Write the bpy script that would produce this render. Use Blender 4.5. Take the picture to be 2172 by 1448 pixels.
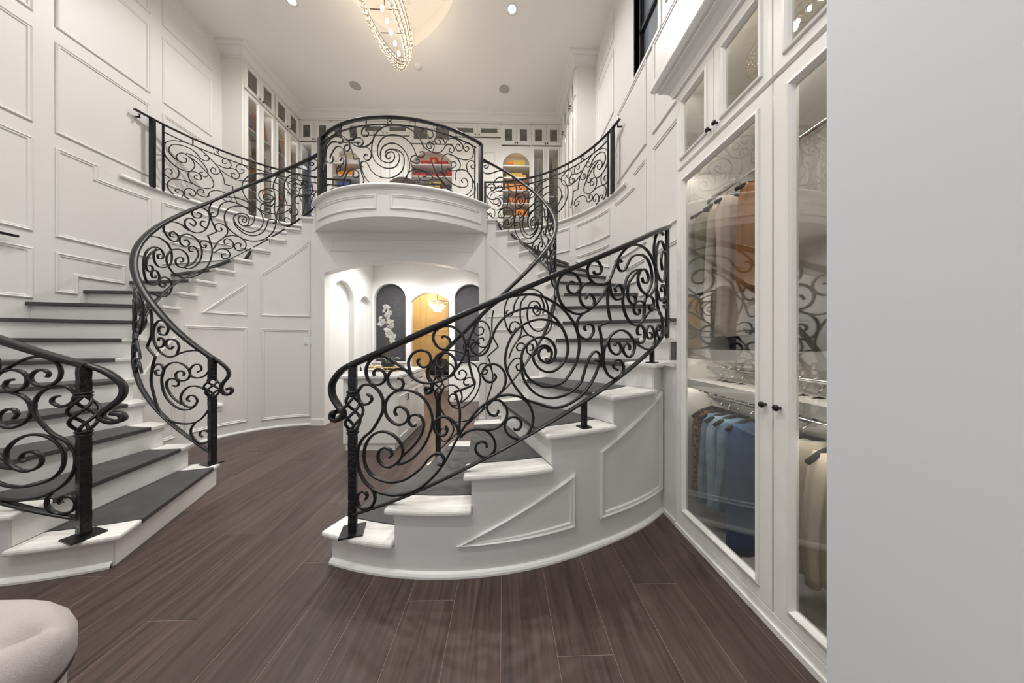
import bpy, bmesh, math, random
from mathutils import Vector, Matrix
random.seed(7)
scene = bpy.context.scene
for o in list(bpy.data.objects): bpy.data.objects.remove(o)
COL = scene.collection
sin, cos, pi, rad = math.sin, math.cos, math.pi, math.radians

# ---------------------------------------------------------------- camera, world, exposure
PSI = 0.027
cam = bpy.data.cameras.new('camera'); cam.sensor_width = 36; cam.lens = 36*608/2172; cam.clip_start = .02
camo = bpy.data.objects.new('camera', cam); COL.objects.link(camo)
camo.location = (0, 0, 1.3); camo.rotation_euler = (pi/2, 0, -PSI)
scene.camera = camo
w = bpy.data.worlds.new('world'); scene.world = w; w.use_nodes = True
w.node_tree.nodes['Background'].inputs[0].default_value = (.93, .96, 1, 1)
w.node_tree.nodes['Background'].inputs[1].default_value = .5
vs = scene.view_settings; vs.view_transform = 'Standard'; vs.look = 'None'; vs.gamma = 1; vs.use_curve_mapping = False
vs.exposure = 0.29
def lamp(name, typ, loc, energy, color=(1,.93,.84), size=.1, spot=None, rot=(0,0,0), parent=None):
    l = bpy.data.lights.new(name, typ); l.energy = energy; l.color = color
    if typ == 'AREA': l.shape = 'DISK'; l.size = size
    elif typ in ('POINT','SPOT'): l.shadow_soft_size = size
    if spot: l.spot_size = rad(spot); l.spot_blend = .8
    o = bpy.data.objects.new(name, l); COL.objects.link(o); o.location = loc; o.rotation_euler = rot
    if parent: o.parent = parent
    return o

# ---------------------------------------------------------------- measured layout (metres)
AX = -1.64                       # symmetry axis of the double stair
CEN = {'L': (-2.963, 3.59, -1), 'R': (-.317, 3.59, 1)}
RISE = .19; TH0 = 73.5; DTH = 11.535
ROUT, RIN, RG = 1.974, .95, 1.93  # rail radii
RW = 1.967                        # curved outer wall
WL, WR = -4.93, 1.65
ZM, ZC = 3.42, 6.46               # mezzanine floor, ceiling
BC = (-1.60, 5.75)                # balcony arc centre
YB = 6.53                         # face of upstairs back cabinets
def pt(s, r, t, z):
    cx, cy, g = CEN[s]; a = rad(t)
    return (cx-g*r*cos(a), cy-r*sin(a), z)

# ---------------------------------------------------------------- materials
MATS = {}
def mat(name, col, rough=.5, metal=0, bump=None, var=None, spec=.5, emit=None, sheen=0, coat=0):
    if name in MATS: return MATS[name]
    m = bpy.data.materials.new(name); m.use_nodes = True; nt = m.node_tree; b = nt.nodes['Principled BSDF']
    b.inputs['Base Color'].default_value = (*col, 1); b.inputs['Roughness'].default_value = rough
    b.inputs['Metallic'].default_value = metal; b.inputs['Specular IOR Level'].default_value = spec
    if sheen: b.inputs['Sheen Weight'].default_value = sheen
    if coat: b.inputs['Coat Weight'].default_value = coat; b.inputs['Coat Roughness'].default_value = .1
    if emit: b.inputs['Emission Color'].default_value = (*emit[0], 1); b.inputs['Emission Strength'].default_value = emit[1]
    if bump or var:
        tc = nt.nodes.new('ShaderNodeTexCoord')
    if bump:
        n = nt.nodes.new('ShaderNodeTexNoise'); n.inputs['Scale'].default_value = bump[0]; n.inputs['Detail'].default_value = 3
        bp = nt.nodes.new('ShaderNodeBump'); bp.inputs['Strength'].default_value = bump[1]; bp.inputs['Distance'].default_value = .01
        nt.links.new(tc.outputs['Object'], n.inputs['Vector']); nt.links.new(n.outputs['Fac'], bp.inputs['Height']); nt.links.new(bp.outputs['Normal'], b.inputs['Normal'])
    if var:
        n = nt.nodes.new('ShaderNodeTexNoise'); n.inputs['Scale'].default_value = var[0]; n.inputs['Detail'].default_value = 4
        r = nt.nodes.new('ShaderNodeValToRGB'); r.color_ramp.elements[0].position = .35; r.color_ramp.elements[1].position = .65
        r.color_ramp.elements[0].color = (*col, 1); r.color_ramp.elements[1].color = (*var[1], 1)
        nt.links.new(tc.outputs['Object'], n.inputs['Vector']); nt.links.new(n.outputs['Fac'], r.inputs['Fac']); nt.links.new(r.outputs['Color'], b.inputs['Base Color'])
    MATS[name] = m; return m
WHITE = mat('white_paint', (.765,.75,.73), .42, bump=(60,.03))
TRIM = mat('trim_paint', (.82,.81,.785), .32)
CAB = mat('cabinet_paint', (.82,.805,.77), .35)
CABIN = mat('cabinet_interior_paint', (.40,.36,.275), .5)
CEIL = mat('ceiling_paint', (.93,.895,.865), .6, bump=(80,.03))
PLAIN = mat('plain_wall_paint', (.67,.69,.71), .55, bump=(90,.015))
IRON = mat('wrought_iron', (.013,.0125,.013), .33, metal=.3, bump=(90,.12), spec=.6)
IRONB = mat('hammered_iron', (.012,.0115,.012), .36, metal=.3, bump=(45,.7), spec=.6)
TREAD = mat('dark_tread', (.055,.052,.053), .5, bump=(40,.1), var=(7,(.07,.066,.067)))
CAP = mat('white_tread', (.84,.825,.79), .35, var=(9,(.78,.76,.72)))
GOLD = mat('brass', (.75,.5,.18), .25, metal=1)
DARKP = mat('dark_wallpaper', (.045,.042,.05), .5, bump=(160,.6), var=(30,(.065,.06,.07)))
AMBER = mat('amber_panel', (.52,.37,.18), .45, var=(3,(.47,.325,.145)))
BROWN = mat('brown_door', (.06,.032,.02), .5)
MARBLE = mat('marble', (.78,.78,.77), .18, var=(2.5,(.68,.68,.69)))
FABRIC = mat('pale_fabric', (.46,.405,.39), .9, bump=(300,.3), sheen=.3)
NAIL = mat('nailhead_trim', (.03,.022,.02), .4, metal=.5)
VELVET = mat('brown_velvet', (.05,.034,.027), .85, bump=(60,.2), sheen=.1)
BLACK = mat('black_fabric', (.012,.012,.014), .8, bump=(200,.2))
GREYF = mat('closet_floor', (.60,.595,.58), .35, var=(3,(.5,.495,.48)))
PLASTIC = mat('white_plastic', (.82,.82,.8), .35)
GRILLE = mat('speaker_grille', (.52,.49,.46), .7, bump=(500,.5))
CHROME = mat('chrome', (.75,.75,.75), .15, metal=1)
BULB = mat('lamp_glow', (1,.95,.85), .5, emit=((1,.86,.62), 45))
DISC = mat('downlight_glow', (1,1,1), .5, emit=((1,.97,.92), 30))
def glass(name, tint, strength):
    m = bpy.data.materials.new(name); m.use_nodes = True; nt = m.node_tree; nt.nodes.clear()
    o = nt.nodes.new('ShaderNodeOutputMaterial'); mx = nt.nodes.new('ShaderNodeMixShader'); t = nt.nodes.new('ShaderNodeBsdfTransparent'); g = nt.nodes.new('ShaderNodeBsdfGlossy')
    t.inputs[0].default_value = (*tint, 1); g.inputs['Roughness'].default_value = .01
    lw = nt.nodes.new('ShaderNodeLayerWeight'); lw.inputs['Blend'].default_value = .5
    pw = nt.nodes.new('ShaderNodeMath'); pw.operation = 'POWER'; pw.inputs[1].default_value = 4.0
    ad = nt.nodes.new('ShaderNodeMath'); ad.operation = 'MULTIPLY_ADD'; ad.inputs[1].default_value = .7; ad.inputs[2].default_value = strength; ad.use_clamp = True
    nt.links.new(lw.outputs['Facing'], pw.inputs[0]); nt.links.new(pw.outputs[0], ad.inputs[0]); nt.links.new(ad.outputs[0], mx.inputs[0]); nt.links.new(t.outputs[0], mx.inputs[1]); nt.links.new(g.outputs[0], mx.inputs[2]); nt.links.new(mx.outputs[0], o.inputs[0])
    return m
GLASS = glass('cabinet_glass', (.90,.90,.885), .11)
WGLASS = glass('window_glass', (.8,.84,.88), .08)
CRYSTAL = glass('crystal', (1,.97,.92), .25)
def crystal():
    m = bpy.data.materials.new('crystal_bead'); m.use_nodes = True; b = m.node_tree.nodes['Principled BSDF']
    b.inputs['Base Color'].default_value = (1,.985,.96,1); b.inputs['Roughness'].default_value = .04; b.inputs['Transmission Weight'].default_value = .85; b.inputs['IOR'].default_value = 1.5
    return m
CRYSTAL = glass('crystal_bead', (1,.97,.92), .28)
def wood():
    m = bpy.data.materials.new('dark_wood'); m.use_nodes = True; nt = m.node_tree; b = nt.nodes['Principled BSDF']; N = nt.nodes.new; L = nt.links.new
    tc = N('ShaderNodeTexCoord'); oi = N('ShaderNodeObjectInfo'); mp = N('ShaderNodeMapping'); mp.inputs['Scale'].default_value = (17, .9, 1)
    cb = N('ShaderNodeCombineXYZ'); mu = N('ShaderNodeMath'); mu.operation = 'MULTIPLY'; mu.inputs[1].default_value = 40
    L(oi.outputs['Random'], mu.inputs[0]); L(mu.outputs[0], cb.inputs[0]); L(mu.outputs[0], cb.inputs[1]); L(cb.outputs[0], mp.inputs['Location']); L(tc.outputs['Object'], mp.inputs['Vector'])
    n = N('ShaderNodeTexNoise'); n.inputs['Scale'].default_value = 1.6; n.inputs['Detail'].default_value = 9; n.inputs['Roughness'].default_value = .6; n.inputs['Distortion'].default_value = 1.2
    L(mp.outputs[0], n.inputs['Vector'])
    r = N('ShaderNodeValToRGB'); r.color_ramp.elements[0].position = .3; r.color_ramp.elements[1].position = .72
    r.color_ramp.elements[0].color = (.034,.0195,.016,1); r.color_ramp.elements[1].color = (.112,.0725,.061,1)
    L(n.outputs['Fac'], r.inputs[0])
    hs = N('ShaderNodeHueSaturation'); ma = N('ShaderNodeMath'); ma.operation = 'MULTIPLY_ADD'; ma.inputs[1].default_value = .3; ma.inputs[2].default_value = .85
    L(oi.outputs['Random'], ma.inputs[0]); L(ma.outputs[0], hs.inputs['Value']); L(r.outputs[0], hs.inputs['Color']); L(hs.outputs[0], b.inputs['Base Color'])
    b.inputs['Roughness'].default_value = .42
    bp = N('ShaderNodeBump'); bp.inputs['Strength'].default_value = .08; bp.inputs['Distance'].default_value = .004; L(n.outputs['Fac'], bp.inputs['Height']); L(bp.outputs[0], b.inputs['Normal'])
    return m
WOOD = wood()
JOINT = mat('floor_joint', (.22,.175,.15), .6)
def spots():
    m = bpy.data.materials.new('leopard_print'); m.use_nodes = True; nt = m.node_tree; b = nt.nodes['Principled BSDF']
    tc = nt.nodes.new('ShaderNodeTexCoord'); v = nt.nodes.new('ShaderNodeTexVoronoi'); v.inputs['Scale'].default_value = 42; v.feature = 'DISTANCE_TO_EDGE'
    r = nt.nodes.new('ShaderNodeValToRGB'); r.color_ramp.interpolation = 'CONSTANT'; r.color_ramp.elements[0].color = (.35,.14,.06,1); r.color_ramp.elements[1].color = (.015,.012,.012,1); r.color_ramp.elements[1].position = .09
    nt.links.new(tc.outputs['Object'], v.inputs['Vector']); nt.links.new(v.outputs[0], r.inputs[0]); nt.links.new(r.outputs[0], b.inputs['Base Color']); b.inputs['Roughness'].default_value = .8
    return m

# ---------------------------------------------------------------- helpers
def tag(o, label=None, cat=None, group=None, kind=None):
    if label: o['label'] = label
    if cat: o['category'] = cat
    if group: o['group'] = group
    if kind: o['kind'] = kind
    return o
def empty(name, loc=(0,0,0), rz=0, parent=None):
    o = bpy.data.objects.new(name, None); COL.objects.link(o); o.location = loc; o.rotation_euler = (0,0,rz); o.empty_display_size = .1
    if parent: o.parent = parent
    return o
class MB:
    def __init__(s): s.v = []; s.f = []; s.sm = []
    def add(s, verts, faces, smooth=False):
        n = len(s.v); s.v += [tuple(v) for v in verts]; s.f += [tuple(i+n for i in f) for f in faces]; s.sm += [smooth]*len(faces); return s
    def box(s, x0, x1, y0, y1, z0, z1):
        return s.add([(x0,y0,z0),(x1,y0,z0),(x1,y1,z0),(x0,y1,z0),(x0,y0,z1),(x1,y0,z1),(x1,y1,z1),(x0,y1,z1)],
              [(0,3,2,1),(4,5,6,7),(0,1,5,4),(1,2,6,5),(2,3,7,6),(3,0,4,7)])
    def grid(s, pts, nu, nv, cu=False, cv=False, smooth=True):   # pts[u][v]
        n0 = len(s.v); s.v += [tuple(p) for row in pts for p in row]
        for i in range(nu if cu else nu-1):
            for j in range(nv if cv else nv-1):
                s.f.append((n0+i*nv+j, n0+((i+1)%nu)*nv+j, n0+((i+1)%nu)*nv+(j+1)%nv, n0+i*nv+(j+1)%nv)); s.sm.append(smooth)
        return s
    def lathe(s, prof, c=(0,0,0), n=20, smooth=True):            # prof [(r,z)]
        pts = [[(c[0]+r*cos(2*pi*i/n), c[1]+r*sin(2*pi*i/n), c[2]+z) for r, z in prof] for i in range(n)]
        return s.grid(pts, n, len(prof), cu=True, smooth=smooth)
    def tube(s, path, r, n=8, up=(0,0,1), cap=True, taper=None):
        P = [Vector(p) for p in path]; rows = []; N = len(P)
        for i, p in enumerate(P):
            T = (P[min(i+1,N-1)]-P[max(i-1,0)]).normalized(); U = Vector(up)
            if abs(T.dot(U)) > .95: U = Vector((1,0,0)) if abs(T.x) < .9 else Vector((0,1,0))
            A = T.cross(U).normalized(); B = A.cross(T); rr = r*(taper(i/(N-1)) if taper else 1)
            rows.append([p+A*rr*cos(2*pi*k/n)+B*rr*sin(2*pi*k/n) for k in range(n)])
        n0 = len(s.v); s.grid(rows, N, n, cv=True)
        if cap: s.f += [tuple(n0+k for k in range(n))[::-1], tuple(n0+(N-1)*n+k for k in range(n))]; s.sm += [False]*2
        return s
    def sweep(s, pts, nrm, prof, closed=False):                  # prof [(along normal, along binormal)]
        N = len(pts); P = [Vector(p) for p in pts]; rows = []
        for i in range(N):
            a = P[(i-1) % N] if (closed or i > 0) else P[i]; b = P[(i+1) % N] if (closed or i < N-1) else P[i]
            T = (b-a).normalized(); n = Vector(nrm[i]); B = T.cross(n).normalized()
            rows.append([P[i]+n*u+B*v for u, v in prof])
        n0 = len(s.v); k = len(prof); s.grid(rows, N, k, cu=closed, cv=True)
        if not closed: s.f += [tuple(n0+j for j in range(k))[::-1], tuple(n0+(N-1)*k+j for j in range(k))]; s.sm += [False]*2
        return s
    def sphere(s, c, r, nu=10, nv=6, sc=(1,1,1)):
        pts = [[(c[0]+sc[0]*r*sin(pi*j/nv)*cos(2*pi*i/nu), c[1]+sc[1]*r*sin(pi*j/nv)*sin(2*pi*i/nu), c[2]+sc[2]*r*cos(pi*j/nv)) for j in range(nv+1)] for i in range(nu)]
        return s.grid(pts, nu, nv+1, cu=True)
    def sector(s, side, r0, r1, t0, t1, z0, z1, n=4, rf=None):
        ts = [t0+(t1-t0)*i/n for i in range(n+1)]
        rows = []
        for t in ts:
            ro = rf(t) if rf else r1
            rows.append([pt(side,r0,t,z0), pt(side,ro,t,z0), pt(side,ro,t,z1), pt(side,r0,t,z1)])
        n0 = len(s.v); s.grid(rows, n+1, 4, cv=True, smooth=False)
        s.f += [(n0,n0+1,n0+2,n0+3), tuple(n0+n*4+k for k in (3,2,1,0))]; s.sm += [False]*2
        return s
    def build(s, name, m, parent=None, bevel=0, fixn=True):
        me = bpy.data.meshes.new(name); me.from_pydata(s.v, [], s.f)
        me.polygons.foreach_set('use_smooth', s.sm); me.update()
        if fixn:
            bm = bmesh.new(); bm.from_mesh(me); bmesh.ops.remove_doubles(bm, verts=bm.verts, dist=1e-5); bmesh.ops.recalc_face_normals(bm, faces=bm.faces); bm.to_mesh(me); bm.free()
        me.materials.append(m); o = bpy.data.objects.new(name, me); COL.objects.link(o)
        if parent: o.parent = parent
        if bevel:
            b = o.modifiers.new('bevel', 'BEVEL'); b.width = bevel; b.segments = 2; b.limit_method = 'ANGLE'; b.angle_limit = rad(40)
        return o
def copy_to(o, parent=None, loc=None, rz=None):
    c = o.copy(); COL.objects.link(c); c.parent = parent
    if loc is not None: c.location = loc
    if rz is not None: c.rotation_euler = (0,0,rz)
    return c
def poly_prism(pts, z0, z1):
    bm = bmesh.new(); vs_ = [bm.verts.new((x,y,z0)) for x, y in pts]; f = bm.faces.new(vs_)
    r = bmesh.ops.extrude_face_region(bm, geom=[f]); bmesh.ops.translate(bm, vec=(0,0,z1-z0), verts=[v for v in r['geom'] if isinstance(v, bmesh.types.BMVert)])
    bmesh.ops.triangulate(bm, faces=[f for f in bm.faces if len(f.verts) > 4]); bmesh.ops.recalc_face_normals(bm, faces=bm.faces)
    return bm
def bm_obj(bm, name, m, parent=None):
    me = bpy.data.meshes.new(name); bm.to_mesh(me); bm.free(); me.materials.append(m); o = bpy.data.objects.new(name, me); COL.objects.link(o)
    if parent: o.parent = parent
    return o
PROF = [(0,0),(0,.010),(.010,.017),(.020,.010),(.034,.009),(.040,0)]
def frame(path, mp, m, name, parent, prof=PROF, n=1):
    """closed moulding following a polygon path (u,v) on a surface mp(u,v,depth)"""
    N = len(path); area = sum(path[i][0]*path[(i+1)%N][1]-path[(i+1)%N][0]*path[i][1] for i in range(N)); sgn = 1 if area > 0 else -1
    def offs(o):
        out = []
        for i in range(N):
            p0, p1, p2 = path[i-1], path[i], path[(i+1)%N]
            d1 = Vector((p1[0]-p0[0], p1[1]-p0[1])).normalized(); d2 = Vector((p2[0]-p1[0], p2[1]-p1[1])).normalized()
            n1 = Vector((-d1.y, d1.x))*sgn; n2 = Vector((-d2.y, d2.x))*sgn; k = 1+n1.dot(n2)
            q = (n1+n2)*(o/max(k,.3)); out.append((p1[0]+q.x, p1[1]+q.y))
        return out
    rings = []
    for o, d in prof:
        q = offs(o); ring = []
        for i in range(N):
            a, b = q[i], q[(i+1)%N]
            for k in range(n): ring.append(mp(a[0]+(b[0]-a[0])*k/n, a[1]+(b[1]-a[1])*k/n, d))
        rings.append(ring)
    mb = MB(); M = len(rings[0])
    mb.grid([[r[i] for r in rings] for i in range(M)], M, len(rings), cu=True, smooth=False)
    return mb.build(name, m, parent)
def arch_panel(mb, x0, x1, z0, z1, a0, a1, zb, zs, zt, y0, y1, n=16):
    """slab with an arched opening: opening a0..a1, from zb, springing zs, crown zt"""
    w2 = (a1-a0)/2; c = (a0+a1)/2; rise = zt-zs
    if abs(rise-w2) < .02: arc = [(c-w2*cos(pi*i/n), zs+rise*sin(pi*i/n)) for i in range(n+1)]
    else:
        R = (w2*w2+rise*rise)/(2*rise); th = math.asin(min(1,w2/R)); arc = [(c+R*sin(-th+2*th*i/n), zt-R+R*cos(-th+2*th*i/n)) for i in range(n+1)]
    mb.box(x0, a0, y0, y1, z0, z1); mb.box(a1, x1, y0, y1, z0, z1)
    if zb > z0+1e-4: mb.box(a0, a1, y0, y1, z0, zb)
    for i in range(n):
        (xa,za),(xb,zb_) = arc[i], arc[i+1]
        mb.add([(xa,y0,za),(xb,y0,zb_),(xb,y0,z1),(xa,y0,z1),(xa,y1,za),(xb,y1,zb_),(xb,y1,z1),(xa,y1,z1)],
               [(0,1,2,3),(7,6,5,4),(0,4,5,1),(3,2,6,7)])
    return arc
# ================================================================ SETTING
def struct(o): return tag(o, kind='structure')
# ---- floor: base + planks
fl = struct(MB().box(-5.1, 3.2, -1.6, 8.6, -.1, -.0016).build('floor', JOINT)); tag(fl, 'dark brown wood plank floor')
PW, PL = .235, 1.56
def plank_mesh():
    a, b, h, e = PW/2-.0012, PL/2-.0012, .0, .0015
    v = [(-a,-b,-.009),(a,-b,-.009),(a,b,-.009),(-a,b,-.009),(-a,-b,-e),(a,-b,-e),(a,b,-e),(-a,b,-e),(-a+e,-b+e,0),(a-e,-b+e,0),(a-e,b-e,0),(-a+e,b-e,0)]
    me = bpy.data.meshes.new('plank'); me.from_pydata(v, [], [(0,1,5,4),(1,2,6,5),(2,3,7,6),(3,0,4,7),(4,5,9,8),(5,6,10,9),(6,7,11,10),(7,4,8,11),(8,9,10,11)]); me.materials.append(WOOD); return me
PM = plank_mesh()
def in_stair(x, y):
    for s in 'LR':
        cx, cy, g = CEN[s]; d = math.hypot(x-cx, y-cy); a = math.degrees(math.atan2(cy-y, -g*(x-cx))) % 360
        if .98 < d < 1.96 and 80 < a < 262: return True
    return False
row = 0; x = WL-.02
while x < WR+.1:
    xc = x+PW/2; y = -1.0-(row*.61) % PL
    while y < 8.3:
        yc = y+PL/2
        vis = any(not in_stair(xc+dx*PW*.45, yc+k*PL*.2) for k in (-2.4,-1,0,1,2.4) for dx in (-1,1))
        if yc > 5.3 and not (-3.0 < xc < -.2): vis = False
        if xc > 1.3 and yc > 2.2: vis = False
        if vis:
            o = bpy.data.objects.new('plank', PM); COL.objects.link(o); o.parent = fl; o.location = (xc, yc, 0)
        y += PL
    x += PW; row += 1
# ---- outer shell walls
def wmap(X, g):   # g=+1: wall faces +X
    return lambda u, v, d: (X+g*d, u, v)
wl = struct(MB().box(WL-.15, WL, -1.6, 7.0, 0, ZC).build('wall_left', WHITE))
wrm = MB(); yw0, yw1, zw0, zw1 = 3.02, 3.60, 4.62, 6.1
wrm.box(WR, WR+.15, 2.02, yw0, 0, ZC); wrm.box(WR, WR+.15, yw1, 7.0, 0, ZC); wrm.box(WR, WR+.15, yw0, yw1, 0, zw0); wrm.box(WR, WR+.15, yw0, yw1, zw1, ZC)
wrm.box(1.80, 1.95, .2, 2.02, 0, ZC); wrm.box(WR, 1.95, .2, 2.02, 3.3, ZC)
wr = struct(wrm.build('wall_right', WHITE))
struct(MB().box(WL-.15, WR+.3, 7.0, 7.15, ZM-.4, ZC).build('wall_back', WHITE))
struct(MB().box(WL-.15, -3.9, -1.75, -1.6, 0, ZC).box(.5, 3.2, -1.75, -1.6, 0, ZC).box(-3.9, .5, -1.75, -1.6, 3.0, ZC).build('wall_front', WHITE))
gd = struct(MB().box(-3.9,-3.84,-1.70,-1.64,0,3.0).box(.44,.5,-1.70,-1.64,0,3.0).box(-3.84,.44,-1.70,-1.64,2.94,3.0).box(-3.84,.44,-1.70,-1.64,0,.05).build('window_2', TRIM))  # unseen opening added behind the camera, lets world light in as soft fill
for i in range(3): MB().box(-2.79+i*1.07,-2.75+i*1.07,-1.69,-1.65,.05,2.94).build('mullion', TRIM, gd)
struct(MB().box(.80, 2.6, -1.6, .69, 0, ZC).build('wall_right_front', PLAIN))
# panel mouldings on the straight walls
rows_ = [(5.86,6.30),(4.75,5.70),(3.59,4.59),(2.45,3.43)]
cols_ = [(1.30,2.13),(2.28,3.13),(3.28,4.125),(4.27,4.97)]
for X, g, par in ((WL,1,wl),(WR,-1,wr)):
    for (y0, y1) in cols_:
        if g < 0 and y1 < 2.2: continue
        for (z0, z1) in rows_:
            if y0 > 3.2 and z1 < 3.5: continue
            if g < 0 and y0 < 3.3 and y1 > 3.0 and z1 > 4.6: 
                if y0 < 3.0: frame([(y0,z0),(2.88,z0),(2.88,z1),(y0,z1)], wmap(X,g), WHITE, 'panel_moulding', par)
                continue
            if g < 0 and 3.2 < y0 < 3.4 and z1 > 4.6: continue
            frame([(y0,z0),(y1,z0),(y1,z1),(y0,z1)], wmap(X,g), WHITE, 'panel_moulding', par)
    # stepped panels that follow the treads
    frame([(2.62,2.28),(2.62,1.42),(2.84,1.42),(2.84,1.75),(3.13,1.75),(3.13,2.28)], wmap(X,g), WHITE, 'panel_moulding', par)
# ---- curved stairwell walls with curb, panels
def cmap(s, R, inward=1):
    return lambda u, v, d: pt(s, R-inward*d, u, v)
def dframe(s, R, path, par, inward=1, n=8, m=None):      # path in (deg, z): rescale u to metres for mitring
    k = rad(1)*R
    return frame([(u*k, v) for u, v in path], lambda u, v, d: pt(s, R-inward*d, u/k, v), m or WHITE, 'panel_moulding', par, n=n)
for s, nm in (('L','wall_left_curved'),('R','wall_right_curved')):
    mb = MB(); mb.sector(s, RW, RW+.06, 180, 270.5, 0, ZM-.005, n=40)
    cw = struct(mb.build(nm, WHITE))
    for f_ in cw.data.polygons: f_.use_smooth = False
    for (a, b) in ((197.5,219),(222.5,244),(247.5,268)):
        dframe(s, RW, [(a,2.86),(b,2.86),(b,3.27),(a,3.27)], cw)
    def smap(u, v, d):       # arc length measured from the point where the straight wall turns into the curve
        if u < 0: return ((WL+d) if s == 'L' else (WR-d), 3.59+u, v)
        return pt(s, RW-d, 180+math.degrees(u/RW), v)
    frame([(-.31,2.28),(-.31,1.84),(-.14,1.84),(-.14,2.04),(.26,2.04),(.26,2.28)], smap, WHITE, 'panel_moulding', cw, n=6)
    frame([(-.31,2.45),(.50,2.45),(.50,3.27),(.02,3.27),(.02,3.43),(-.31,3.43)], smap, WHITE, 'panel_moulding', cw, n=6)
    for (a, b) in ((197.5,219),):
        za = (a-TH0)/DTH*RISE+.34; zb = (b-TH0)/DTH*RISE+.34; zt = 2.28 if b < 200 else 2.74
        if b < 230: dframe(s, RW, [(a,za),(b,min(zb,zt-.1)),(b,zt),(a,zt)], cw)
    # curb nosing along the mezzanine edge
    pts, nr = [], []
    for i in range(49):
        t = 186+84.5*i/48; p = pt(s, RW, t, ZM); q = pt(s, RW-1, t, ZM); pts.append(p); nr.append((q[0]-p[0], q[1]-p[1], 0))
    mb = MB().sweep(pts, nr, [(-.06,-.03),(.015,-.03),(.035,-.012),(.035,.012),(.02,.02),(-.06,.02)]); tag(mb.build('curb_nosing', TRIM, cw))
# ---- mezzanine slab with balcony
def arc_pts(cx, cy, R, a0, a1, n): return [(cx+R*cos(rad(a0+(a1-a0)*i/n)), cy+R*sin(rad(a0+(a1-a0)*i/n))) for i in range(n+1)]
cLx, cRx = CEN['L'][0], CEN['R'][0]
RBF = 1.81; yj = 4.52; half = math.sqrt(RBF**2-(BC[1]-yj)**2)
left = [pt('L', RW+.03, 180+90*i/30, 0)[:2] for i in range(31)]
right = [pt('R', RW+.03, 270-90*i/30, 0)[:2] for i in range(31)]
ba = math.degrees(math.acos(half/RBF))
barc = arc_pts(BC[0], BC[1], RBF, 180+ba, 360-ba, 36)
pl = left+[(cLx, 4.53)]+[(barc[0][0],4.53)]+barc+[(barc[-1][0],4.53)]+[(cRx, 4.53)]+right+[(WR,7.0),(WL,7.0)]
mz = struct(bm_obj(poly_prism(pl, 3.0, ZM), 'floor_upper', WHITE))
def bmap(R): return lambda u, v, d: (BC[0]+(R+d)*sin(u/R), BC[1]-(R+d)*cos(u/R), v)
pts, nr = [], []
for i in range(49):
    a = rad(-48.5+97*i/48); pts.append((BC[0]+RBF*sin(a), BC[1]-RBF*cos(a), ZM)); nr.append((sin(a), -cos(a), 0))
MB().sweep(pts, nr, [(-.1,-.03),(.02,-.03),(.045,-.012),(.05,.012),(.03,.024),(-.1,.024)]).build('curb_nosing', TRIM, mz)
for (a, b) in ((-41,-4.3),(1.5,43)):
    k = rad(1)*RBF; frame([(a*k,3.10),(b*k,3.10),(b*k,3.30),(a*k,3.30)], bmap(RBF), WHITE, 'panel_moulding', mz, n=16)
# ---- arch wall under the balcony
mb = MB(); arch_panel(mb, cLx-.02, cRx+.02, 0, 3.1, -2.787, -.40, 0, 2.366, 2.55, 4.52, 4.66, 24)
aw = struct(mb.build('wall_center', WHITE))
frame([(-2.70,2.70),(-.49,2.70),(-.49,2.88),(-2.70,2.88)], lambda u, v, d: (u, 4.52-d, v), WHITE, 'panel_moulding', aw)
for X, x2 in ((cLx-.02,-2.787),(-.40,cRx+.02)):
    MB().box(min(X,x2), max(X,x2), 4.505, 4.52, 0, .10).build('base_moulding', TRIM, aw)
# ---- ceiling with pointed oval recess
L2, W2, yc0 = 2.0, 1.2, 3.05; RL = (L2*L2+W2*W2)/(2*W2); lens = []
for i in range(25):
    dy = L2-2*L2*i/24; lens.append((math.sqrt(max(RL*RL-dy*dy,0))-(RL-W2), yc0+dy))
lens[0] = (0, yc0+L2); lens[-1] = (0, yc0-L2); axc = -1.55
bm = bmesh.new()
for g in (1,-1):
    poly = [(axc, 7.15)]+[(axc+g*a, b) for a, b in lens]+[(axc, -1.75), (3.2 if g > 0 else WL-.15, -1.75), (3.2 if g > 0 else WL-.15, 7.15)]
    f_ = bm.faces.new([bm.verts.new((x_, y_, ZC)) for x_, y_ in poly]); bmesh.ops.triangulate(bm, faces=[f_])
    for i in range(24):
        a, b = lens[i], lens[i+1]; bm.faces.new([bm.verts.new((axc+g*p[0], p[1], z)) for p, z in ((a,ZC),(b,ZC),(b,ZC+.3),(a,ZC+.3))])
    f2 = bm.faces.new([bm.verts.new((axc+g*a, b, ZC+.3)) for a, b in lens]); bmesh.ops.triangulate(bm, faces=[f2])
struct(bm_obj(bm, 'ceiling', CEIL))
# ---- crown and base trims
CROWN = [(0,0),(.018,0),(.018,.025),(.034,.03),(.034,.042),(.045,.07),(.075,.105),(.10,.12),(.10,.135),(.118,.14),(.135,.16),(.14,.17),(.14,.21),(0,.21)]
def crown(name, path, normals, z0, k=1, parent=None):
    mb = MB(); rows = [[(p[0]+n[0]*a*k, p[1]+n[1]*a*k, z0+b*k) for a, b in CROWN] for p, n in zip(path, normals)]
    mb.grid(rows, len(rows), len(CROWN), cv=True, smooth=False)
    o = mb.build(name, TRIM, parent); return o
XL, XR = -4.58, 1.30
struct(crown('trim_1', [(WL,5.14),(XL,5.14),(XL,YB),(XR,YB),(XR,5.14),(WR,5.14)], [(0,-1),(1,-1),(1,-1),(-1,-1),(-1,-1),(0,-1)], ZC-.21))
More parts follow.
